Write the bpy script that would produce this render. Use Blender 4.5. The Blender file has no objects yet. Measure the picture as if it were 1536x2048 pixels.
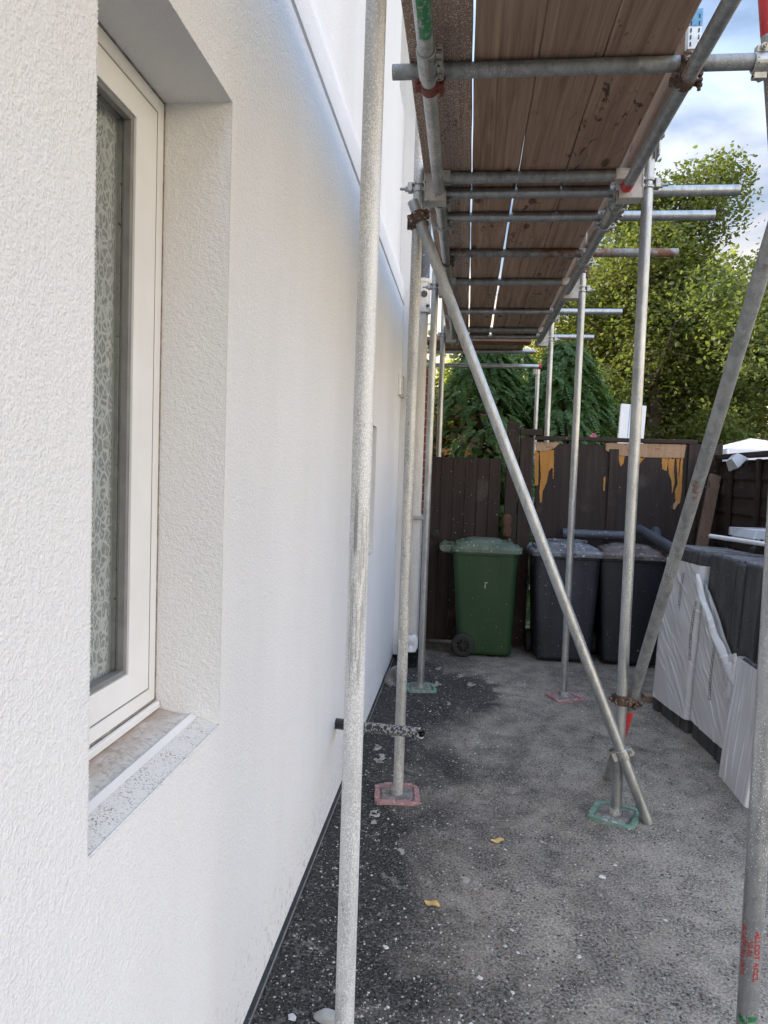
import bpy, math, random
import numpy as np
from mathutils import Vector, Matrix
random.seed(7); np.random.seed(7)
R = math.radians
sc = bpy.context.scene
COL = sc.collection

# ------------------------------------------------------------------ camera
cam = bpy.data.cameras.new('camera'); cam_o = bpy.data.objects.new('camera', cam); COL.objects.link(cam_o)
cam.sensor_fit = 'HORIZONTAL'; cam.sensor_width = 36.0; cam.lens = 36.0*1480/1536
cam.clip_start = 0.02; cam.clip_end = 3000
def look():
    f = 1480.0
    yc = Vector((164, 74, -f)).normalized()
    a = .033; c = (yc.x*a+yc.y)/(-yc.z)
    u = Vector((a, 1, c)).normalized(); xc = yc.cross(u)
    return Matrix((xc, yc, u))            # rows = camera axes in the world (transpose of world->camera)
m4 = look().to_4x4(); m4.translation = (0, 0, 1.53); cam_o.matrix_world = m4
sc.camera = cam_o

# ------------------------------------------------------------------ world, sun, exposure
SUN = Vector((-.88, .38, .38)).normalized()
w = bpy.data.worlds.new('World'); sc.world = w; w.use_nodes = True
nt = w.node_tree; nt.nodes.clear(); N = nt.nodes.new; L = nt.links.new
sky = N('ShaderNodeTexSky'); sky.sky_type = 'NISHITA'; sky.sun_disc = False
sky.sun_elevation = math.asin(SUN.z); sky.sun_rotation = math.atan2(SUN.x, SUN.y)
sky.air_density = 1.0; sky.dust_density = 1.0; sky.ozone_density = 1.5
tc = N('ShaderNodeTexCoord'); mp = N('ShaderNodeMapping'); mp.inputs['Scale'].default_value = (1, 1, 2.2)
mp.inputs['Location'].default_value = (.4, .15, .3)
n1 = N('ShaderNodeTexNoise'); n1.inputs['Scale'].default_value = 3.2; n1.inputs['Detail'].default_value = 7; n1.inputs['Roughness'].default_value = .52
n1.inputs['Distortion'].default_value = .35
cr = N('ShaderNodeValToRGB'); cr.color_ramp.elements[0].position = .33; cr.color_ramp.elements[1].position = .62
mx = N('ShaderNodeMix'); mx.data_type = 'RGBA'
sz0 = N('ShaderNodeSeparateXYZ'); L(tc.outputs['Generated'], sz0.inputs[0])
el = N('ShaderNodeMapRange'); el.inputs[1].default_value = .14; el.inputs[2].default_value = .46; L(sz0.outputs['Z'], el.inputs[0])
clm = N('ShaderNodeMix'); clm.data_type = 'RGBA'; L(el.outputs[0], clm.inputs['Factor'])
clm.inputs['A'].default_value = (12.8, 9.2, 5.0, 1); clm.inputs['B'].default_value = (5.35, 6.75, 9.3, 1)
bg = N('ShaderNodeBackground'); bg.inputs[1].default_value = .10
out = N('ShaderNodeOutputWorld')
L(tc.outputs['Generated'], mp.inputs[0]); L(mp.outputs[0], n1.inputs['Vector']); L(n1.outputs['Fac'], cr.inputs[0])
L(cr.outputs[0], mx.inputs['Factor']); L(sky.outputs[0], mx.inputs['A']); L(clm.outputs['Result'], mx.inputs['B'])
sx = N('ShaderNodeSeparateXYZ'); L(tc.outputs['Generated'], sx.inputs[0])
dim = N('ShaderNodeMapRange'); dim.inputs[1].default_value = .15; dim.inputs[2].default_value = .75; dim.inputs[3].default_value = 1.0; dim.inputs[4].default_value = .46
L(sx.outputs['Y'], dim.inputs[0]); vm = N('ShaderNodeVectorMath'); vm.operation = 'SCALE'; L(mx.outputs['Result'], vm.inputs[0]); L(dim.outputs[0], vm.inputs['Scale'])
L(vm.outputs[0], bg.inputs[0]); L(bg.outputs[0], out.inputs[0])
sl = bpy.data.lights.new('sun', 'SUN'); sl.energy = 2.5; sl.angle = R(.5); sl.color = (1, .90, .74)
so = bpy.data.objects.new('sun', sl); COL.objects.link(so); so.rotation_euler = SUN.to_track_quat('Z', 'Y').to_euler()
sc.view_settings.view_transform = 'Standard'; sc.view_settings.look = 'None'; sc.view_settings.gamma = 1
sc.view_settings.exposure = 2.08
sc.cycles.max_bounces = 8; sc.cycles.diffuse_bounces = 5; sc.cycles.transparent_max_bounces = 16
sc.cycles.sample_clamp_indirect = 6.0

# ------------------------------------------------------------------ materials
class NT:
    def __init__(s, name):
        s.m = bpy.data.materials.new(name); s.m.use_nodes = True; s.t = s.m.node_tree; s.t.nodes.clear()
        s.out = s.n('ShaderNodeOutputMaterial')
        s.tc = s.n('ShaderNodeTexCoord'); s.oi = s.n('ShaderNodeObjectInfo')
        mul = s.n('ShaderNodeMath'); mul.operation = 'MULTIPLY'; mul.inputs[1].default_value = 37.0; s.l(s.oi.outputs['Random'], mul.inputs[0])
        add = s.n('ShaderNodeVectorMath'); s.l(s.tc.outputs['Object'], add.inputs[0]); s.l(mul.outputs[0], add.inputs[1]); s.co = add.outputs[0]
    def n(s, t): return s.t.nodes.new(t)
    def l(s, a, b): s.t.links.new(a, b)
    def vec(s, scale, co=None):
        m = s.n('ShaderNodeMapping'); m.inputs['Scale'].default_value = scale if hasattr(scale, '__len__') else (scale,)*3
        s.l(co or s.co, m.inputs[0]); return m.outputs[0]
    def noise(s, scale=(1, 1, 1), detail=4, rough=.6, dist=0, co=None):
        x = s.n('ShaderNodeTexNoise'); x.inputs['Scale'].default_value = 1; x.inputs['Detail'].default_value = detail
        x.inputs['Roughness'].default_value = rough; x.inputs['Distortion'].default_value = dist
        s.l(s.vec(scale, co), x.inputs['Vector']); return x.outputs['Fac']
    def voro(s, scale, feature='F1', out='Distance', co=None, rand=1):
        x = s.n('ShaderNodeTexVoronoi'); x.feature = feature; x.inputs['Scale'].default_value = 1; x.inputs['Randomness'].default_value = rand
        s.l(s.vec(scale, co), x.inputs['Vector']); return x.outputs[out]
    def ramp(s, f, a, b, inv=False):
        x = s.n('ShaderNodeMapRange'); x.inputs[1].default_value = a; x.inputs[2].default_value = b
        x.inputs[3].default_value = 1 if inv else 0; x.inputs[4].default_value = 0 if inv else 1; s.l(f, x.inputs[0]); return x.outputs[0]
    def math(s, op, a, b=None):
        x = s.n('ShaderNodeMath'); x.operation = op
        for i, v in enumerate((a, b)):
            if v is None: continue
            if isinstance(v, (int, float)): x.inputs[i].default_value = v
            else: s.l(v, x.inputs[i])
        return x.outputs[0]
    def mix(s, f, a, b):
        x = s.n('ShaderNodeMix'); x.data_type = 'RGBA'
        for k, v in (('Factor', f), ('A', a), ('B', b)):
            if isinstance(v, (int, float)): x.inputs[k].default_value = v
            elif isinstance(v, (tuple, list)): x.inputs[k].default_value = (*v[:3], 1)
            else: s.l(v, x.inputs[k])
        return x.outputs['Result']
    def bump(s, h, strength=.3, dist=.01, prev=None):
        x = s.n('ShaderNodeBump'); x.inputs['Strength'].default_value = strength; x.inputs['Distance'].default_value = dist
        s.l(h, x.inputs['Height'])
        if prev: s.l(prev, x.inputs['Normal'])
        return x.outputs[0]
    def pr(s, col, rough=.6, metal=0, normal=None, spec=.5, **kw):
        p = s.n('ShaderNodeBsdfPrincipled')
        for k, v in (('Base Color', col), ('Roughness', rough), ('Metallic', metal), ('Specular IOR Level', spec)):
            if isinstance(v, (int, float)): p.inputs[k].default_value = v
            elif isinstance(v, (tuple, list)): p.inputs[k].default_value = (*v[:3], 1)
            else: s.l(v, p.inputs[k])
        if normal: s.l(normal, p.inputs['Normal'])
        for k, v in kw.items(): p.inputs[k.replace('_', ' ')].default_value = v
        return p.outputs[0]
    def done(s, sh): s.l(sh, s.out.inputs[0]); return s.m
    def xyz(s, co=None):
        x = s.n('ShaderNodeSeparateXYZ'); s.l(co or s.tc.outputs['Object'], x.inputs[0]); return x.outputs

def simple(name, a, b, scale=8, rough=.6, metal=0, bump=0, bscale=60, specks=None, spec=.5, detail=5):
    t = NT(name); f = t.ramp(t.noise((scale,)*3 if not hasattr(scale, '__len__') else scale, detail), .3, .7)
    c = t.mix(f, a, b)
    if specks:
        ss, th, col = specks
        k = t.ramp(t.noise((ss,)*3, 2, .5), th, th+.04); c = t.mix(k, c, col)
    nm = t.bump(t.noise((bscale,)*3, 4), bump, .004) if bump else None
    return t.done(t.pr(c, rough, metal, nm, spec))

def mat_render():
    t = NT('white_render_coat')
    v = t.noise((230,)*3, 2, .5); n = t.noise((95,)*3, 2, .5); n2 = t.noise((1.6, 1.6, .55), 5, .65)
    h = t.math('ADD', v, t.math('ADD', t.math('MULTIPLY', n, .9), t.math('MULTIPLY', t.noise((60,)*3, 2, .5), .55)))
    c = t.mix(t.ramp(n2, .35, .7), (.79, .79, .79), (.73, .725, .715))
    c = t.mix(t.math('MULTIPLY', t.ramp(v, .60, .40), .10), c, (.5, .49, .47))
    z_ = t.xyz()[2]; dirt = t.math('MULTIPLY', t.ramp(z_, .30, .03), t.ramp(t.noise((60, 60, 60), 3, .6), .56, .66)); c = t.mix(t.math('MULTIPLY', dirt, .55), c, (.2, .19, .18))
    return t.done(t.pr(c, .82, 0, t.bump(h, .58, .0052), .25))
def mat_sill_speck():
    t = NT('speckled_render_sill')
    k = t.ramp(t.noise((230,)*3, 2, .6), .55, .62)
    k2 = t.ramp(t.noise((18, 18, 18), 3), .35, .6)
    c = t.mix(t.math('MULTIPLY', t.math('MULTIPLY', k, k2), .9), (.70, .675, .63), (.21, .185, .165))
    return t.done(t.pr(c, .85, 0, t.bump(t.noise((200,)*3, 3), .5, .004), .2))
def mat_marble():
    t = NT('dirty_marble_sill')
    f = t.noise((9, 9, 9), 8, .7, 2.2); v = t.ramp(f, .47, .50); v2 = t.ramp(f, .50, .53, True)
    vein = t.math('MULTIPLY', v, v2)
    c = t.mix(t.ramp(t.noise((14,)*3, 5), .3, .7), (.52, .485, .44), (.72, .69, .645))
    c = t.mix(t.math('MULTIPLY', vein, .55), c, (.26, .22, .20))
    x = t.xyz()
    st = t.math('MULTIPLY', t.ramp(x[0], 2.375, 2.292), t.ramp(t.noise((26, 14, 26), 5, .7, .5), .26, .50)); c = t.mix(t.math('MULTIPLY', st, .85), c, (.30, .19, .125)); c = t.mix(t.math('MULTIPLY', t.ramp(t.noise((55, 55, 55), 3), .56, .66), .5), c, (.22, .18, .15))
    return t.done(t.pr(c, .5, 0, None, .4))
def mat_galv(name, a, b, specks=0, speckcol=(.78, .76, .70), rough=.42, rust=0, metal=.75):
    t = NT(name)
    c = t.mix(t.ramp(t.noise((26, 26, 5), 5, .65), .3, .7), a, b)
    sp = t.ramp(t.voro((55, 55, 30), 'F1', 'Color'), .2, .8)
    c = t.mix(t.math('MULTIPLY', sp, .18), c, (.62, .63, .64))
    dk = t.ramp(t.noise((90, 90, 25), 3), .66, .74); c = t.mix(t.math('MULTIPLY', dk, .6), c, (.10, .10, .10))
    m = t.math('ADD', 0, metal); rg = t.math('ADD', rough-.1, t.math('MULTIPLY', t.noise((40, 40, 8), 3), .25))
    if rust:
        k = t.ramp(t.noise((7, 7, 7), 5, .7), .62-rust*.15, .70-rust*.15); c = t.mix(k, c, (.16, .07, .035)); m = t.math('MULTIPLY', m, t.math('SUBTRACT', 1, k)); rg = t.math('MAXIMUM', rg, t.math('MULTIPLY', k, .8))
    nm = t.bump(t.noise((30, 30, 6), 4), .06, .004)
    if specks:
        big = t.ramp(t.noise((9.0, 9.0, 2.6), 4), .25, .75)
        th = t.math('SUBTRACT', .70-.20*specks, t.math('MULTIPLY', t.math('SUBTRACT', big, .5), .20))
        s1 = t.noise((380, 380, 260), 2, .5)
        k = t.ramp(t.math('SUBTRACT', s1, th), -.03, .07)
        c = t.mix(k, c, speckcol); m = t.math('MULTIPLY', m, t.math('SUBTRACT', 1, k)); rg = t.math('MAXIMUM', rg, t.math('MULTIPLY', k, .7))
        nm = t.bump(s1, .35*specks, .003, nm)
    return t.done(t.pr(c, rg, m, nm))
def mat_board(name, specks=0, a=(.160, .100, .070), b=(.50, .350, .255), axis='y'):
    t = NT(name)
    sc_ = {'y': (34, 1.1, 34), 'x': (1.1, 34, 34), 'z': (34, 34, 1.1)}[axis]
    sf = {'y': (170, 3.5, 170), 'x': (3.5, 170, 170), 'z': (170, 170, 3.5)}[axis]
    g = t.noise(sc_, 5, .6, .8); fine = t.noise(sf, 3, .6)
    c = t.mix(t.ramp(t.math('ADD', t.math('MULTIPLY', g, .7), t.math('MULTIPLY', fine, .3)), .36, .64), a, b)
    c = t.mix(t.ramp(t.noise((2.2, 1.4, 2.2), 4), .3, .75), c, t.mix(.5, c, (.40, .285, .21)))
    c = t.mix(t.math('MULTIPLY', t.oi.outputs['Random'], .42), c, (.13, .078, .052))
    # dark water stains and knots
    st = t.ramp(t.noise((11, 5, 11), 6, .72, 2.0), .585, .635); st2 = t.ramp(t.noise((2.0, 1.2, 2.0), 2), .40, .52)
    c = t.mix(t.math('MULTIPLY', t.math('MULTIPLY', st, st2), .85), c, (.045, .022, .012))
    kn = t.ramp(t.voro({'y': (7, 2.6, 7), 'x': (2.6, 7, 7), 'z': (7, 7, 2.6)}[axis]), .09, .15, True); c = t.mix(t.math('MULTIPLY', kn, .75), c, (.055, .028, .016))
    if specks:
        k = t.math('GREATER_THAN', t.noise((240, 190, 240), 2, .5), .70-.10*specks); c = t.mix(k, c, (.60, .57, .53))
    return t.done(t.pr(c, .85, 0, t.bump(t.math('ADD', g, t.math('MULTIPLY', fine, .5)), .22, .004), .2))
def mat_darkwood(name, a=(.017, .0108, .0090), b=(.047, .0315, .0255), axis='z', specks=.6):
    t = NT(name)
    s1 = {'y': (30, 1.5, 30), 'x': (1.5, 30, 30), 'z': (30, 30, 1.5)}[axis]
    c = t.mix(t.ramp(t.noise(s1, 5, .65, .6), .3, .72), a, b)
    c = t.mix(t.ramp(t.noise((3.5,)*3, 5, .6), .58, .8), c, (.085, .068, .058))
    k = t.math('GREATER_THAN', t.noise((62,)*3, 2, .5), .765-.04*specks); c = t.mix(k, c, (.42, .40, .37))
    return t.done(t.pr(c, .72, 0, t.bump(t.noise(s1, 4), .3, .004), .3))
def mat_tarmac():
    t = NT('weathered_tarmac'); g = t.tc.outputs['Object']
    x = t.xyz()
    big = t.noise((1.5, 1.1, 1), 5, .62, .4, g); mid = t.noise((7, 6, 1), 5, .65, .3, g)
    agg = t.math('ADD', t.math('MULTIPLY', t.noise((105, 105, 30), 3, .62, 0, g), .75), t.math('MULTIPLY', t.noise((260, 260, 60), 2, .6, 0, g), .25))
    agg2 = t.voro((85, 85, 40), 'F1', 'Color', g)
    sepc = t.n('ShaderNodeSeparateColor'); t.l(agg2, sepc.inputs[0]); ag = sepc.outputs[0]
    # worn dusty middle of the drive, dark fresh strip along the house
    wx = t.math('ADD', x[0], t.math('MULTIPLY', t.math('SUBTRACT', big, .5), 1.9))
    dust = t.ramp(wx, -.26, .30)
    dust = t.math('MULTIPLY', dust, t.ramp(t.math('ADD', t.math('MULTIPLY', big, .5), t.math('MULTIPLY', mid, .5)), .26, .60))
    wet = t.n('ShaderNodeVectorMath'); wet.operation = 'DISTANCE'; mpw = t.n('ShaderNodeMapping'); mpw.inputs['Scale'].default_value = (1, .62, 1)
    t.l(g, mpw.inputs[0]); t.l(mpw.outputs[0], wet.inputs[0]); wet.inputs[1].default_value = (.02, 3.22, 0)
    wd = t.ramp(t.math('ADD', wet.outputs['Value'], t.math('MULTIPLY', t.math('SUBTRACT', mid, .5), .45)), .24, .30, True)
    dust = t.math('MULTIPLY', dust, t.math('SUBTRACT', 1, t.math('MULTIPLY', wd, .85)))
    dark = t.mix(t.ramp(agg, .42, .64), (.007, .007, .007), (.10, .092, .084))
    light = t.mix(t.ramp(agg, .40, .60), (.055, .047, .039), (.54, .465, .38))
    light = t.mix(t.ramp(mid, .35, .62), light, t.mix(.5, light, (.40, .345, .28)))
    c = t.mix(dust, dark, light)
    stone = t.ramp(ag, .84, .92); c = t.mix(t.math('MULTIPLY', stone, t.math('ADD', .25, t.math('MULTIPLY', dust, .35))), c, (.30, .285, .27))
    # cement and paint drips
    cem = t.ramp(t.noise((6, 5, 1), 7, .72, .6, g), .60, .68); c = t.mix(t.math('MULTIPLY', t.math('MULTIPLY', cem, t.ramp(agg, .35, .55)), .75), c, (.46, .41, .355))
    fl = t.math('GREATER_THAN', t.noise((62, 50, 5), 2, .45, 0, g), .775); c = t.mix(fl, c, (.60, .59, .57))
    fl2 = t.math('GREATER_THAN', t.noise((160, 140, 5), 1, .5, 0, g), .735); c = t.mix(fl2, c, (.58, .57, .56))
    h = t.math('ADD', agg, t.math('MULTIPLY', ag, .6))
    rough = t.math('SUBTRACT', .92, t.math('MULTIPLY', wd, .3))
    return t.done(t.pr(c, rough, 0, t.bump(h, .9, .011), .3))
def mat_lace():
    t = NT('lace_net_curtain'); g = t.tc.outputs['Object']
    v = t.voro((1, 27, 15), 'F1', 'Distance', g, .55); rings = t.math('SINE', t.math('MULTIPLY', v, 34.0))
    a = t.ramp(rings, -.1, .35); n = t.ramp(t.noise((1, 44, 30), 3, .6, 2.0, g), .45, .55)
    e = t.ramp(t.voro((1, 52, 34), 'DISTANCE_TO_EDGE', 'Distance', g), .04, .13, True)
    pat = t.math('MAXIMUM', t.math('MULTIPLY', a, n), e)
    al = t.math('ADD', .34, t.math('MULTIPLY', pat, .46))
    d = t.n('ShaderNodeBsdfDiffuse'); d.inputs[0].default_value = (.66, .68, .66, 1)
    tr = t.n('ShaderNodeBsdfTransparent'); mxs = t.n('ShaderNodeMixShader')
    t.l(al, mxs.inputs[0]); t.l(tr.outputs[0], mxs.inputs[1]); t.l(d.outputs[0], mxs.inputs[2])
    return t.done(mxs.outputs[0])
def mat_glass():
    t = NT('window_glass'); tr = t.n('ShaderNodeBsdfTransparent'); tr.inputs[0].default_value = (.93, .94, .935, 1)
    gl = t.n('ShaderNodeBsdfGlossy'); gl.inputs['Roughness'].default_value = .02; fr = t.n('ShaderNodeLayerWeight'); fr.inputs[0].default_value = .5
    f5 = t.math('ADD', .045, t.math('MULTIPLY', t.math('POWER', fr.outputs['Facing'], 5.0), .95))
    mxs = t.n('ShaderNodeMixShader'); t.l(f5, mxs.inputs[0]); t.l(tr.outputs[0], mxs.inputs[1]); t.l(gl.outputs[0], mxs.inputs[2])
    return t.done(mxs.outputs[0])
def mat_leaf(name, a, b, c, trans=.45, tcol=(.34, .42, .035)):
    t = NT(name)
    geo = t.n('ShaderNodeNewGeometry'); r = geo.outputs['Random Per Island']
    col = t.mix(r, a, b); col = t.mix(t.ramp(t.noise((.9,)*3, 3), .35, .65), col, t.mix(.5, col, c))
    d = t.pr(col, .55, 0, None, .3)
    tl = t.n('ShaderNodeBsdfTranslucent'); tl.inputs[0].default_value = (*tcol, 1)
    mxs = t.n('ShaderNodeMixShader'); mxs.inputs[0].default_value = trans; t.l(d, mxs.inputs[1]); t.l(tl.outputs[0], mxs.inputs[2])
    return t.done(mxs.outputs[0])
def mat_film(name, alpha=.80, ang=-40, streak=(6, 1.2, 40)):
    t = NT(name); g = t.tc.outputs['Object']
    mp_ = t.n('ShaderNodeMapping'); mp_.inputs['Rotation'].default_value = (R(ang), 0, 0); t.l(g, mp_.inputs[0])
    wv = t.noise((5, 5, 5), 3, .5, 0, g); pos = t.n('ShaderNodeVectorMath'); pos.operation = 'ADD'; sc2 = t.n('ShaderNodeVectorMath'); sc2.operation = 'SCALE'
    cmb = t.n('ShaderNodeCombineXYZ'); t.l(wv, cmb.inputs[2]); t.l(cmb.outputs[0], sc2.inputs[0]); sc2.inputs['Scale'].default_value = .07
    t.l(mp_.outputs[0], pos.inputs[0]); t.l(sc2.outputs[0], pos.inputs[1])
    n = t.noise(streak, 2, .55, .0, pos.outputs[0]); fold = t.math('MULTIPLY', t.ramp(n, .56, .74), .9)         # gathered folds denser and whiter, with the crease sheen painted in as well
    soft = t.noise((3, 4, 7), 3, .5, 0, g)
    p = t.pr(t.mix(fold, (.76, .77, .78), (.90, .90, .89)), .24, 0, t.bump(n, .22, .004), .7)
    tr = t.n('ShaderNodeBsdfTransparent'); mxs = t.n('ShaderNodeMixShader')
    a = t.math('ADD', t.math('ADD', alpha-.12, t.math('MULTIPLY', fold, .3)), t.math('MULTIPLY', soft, .2))
    a = t.math('MINIMUM', a, 1.0)
    t.l(a, mxs.inputs[0]); t.l(tr.outputs[0], mxs.inputs[1]); t.l(p, mxs.inputs[2])
    return t.done(mxs.outputs[0])
def mat_concrete_tile():
    t = NT('dark_concrete_tile')
    c = t.mix(t.ramp(t.noise((14, 14, 4), 5, .65), .3, .7), (.038, .038, .041), (.082, .081, .083))
    c = t.mix(t.math('GREATER_THAN', t.noise((120,)*3, 2), .72), c, (.4, .4, .4))
    x = t.xyz(); top = t.ramp(t.noise((50, 50, 50), 3), .45, .7); geo = t.n('ShaderNodeNewGeometry')
    sp = t.n('ShaderNodeSeparateXYZ'); t.l(geo.outputs['Normal'], sp.inputs[0])
    return t.done(t.pr(c, .82, 0, t.bump(t.noise((70,)*3, 4), .4, .004), .35))

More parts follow.
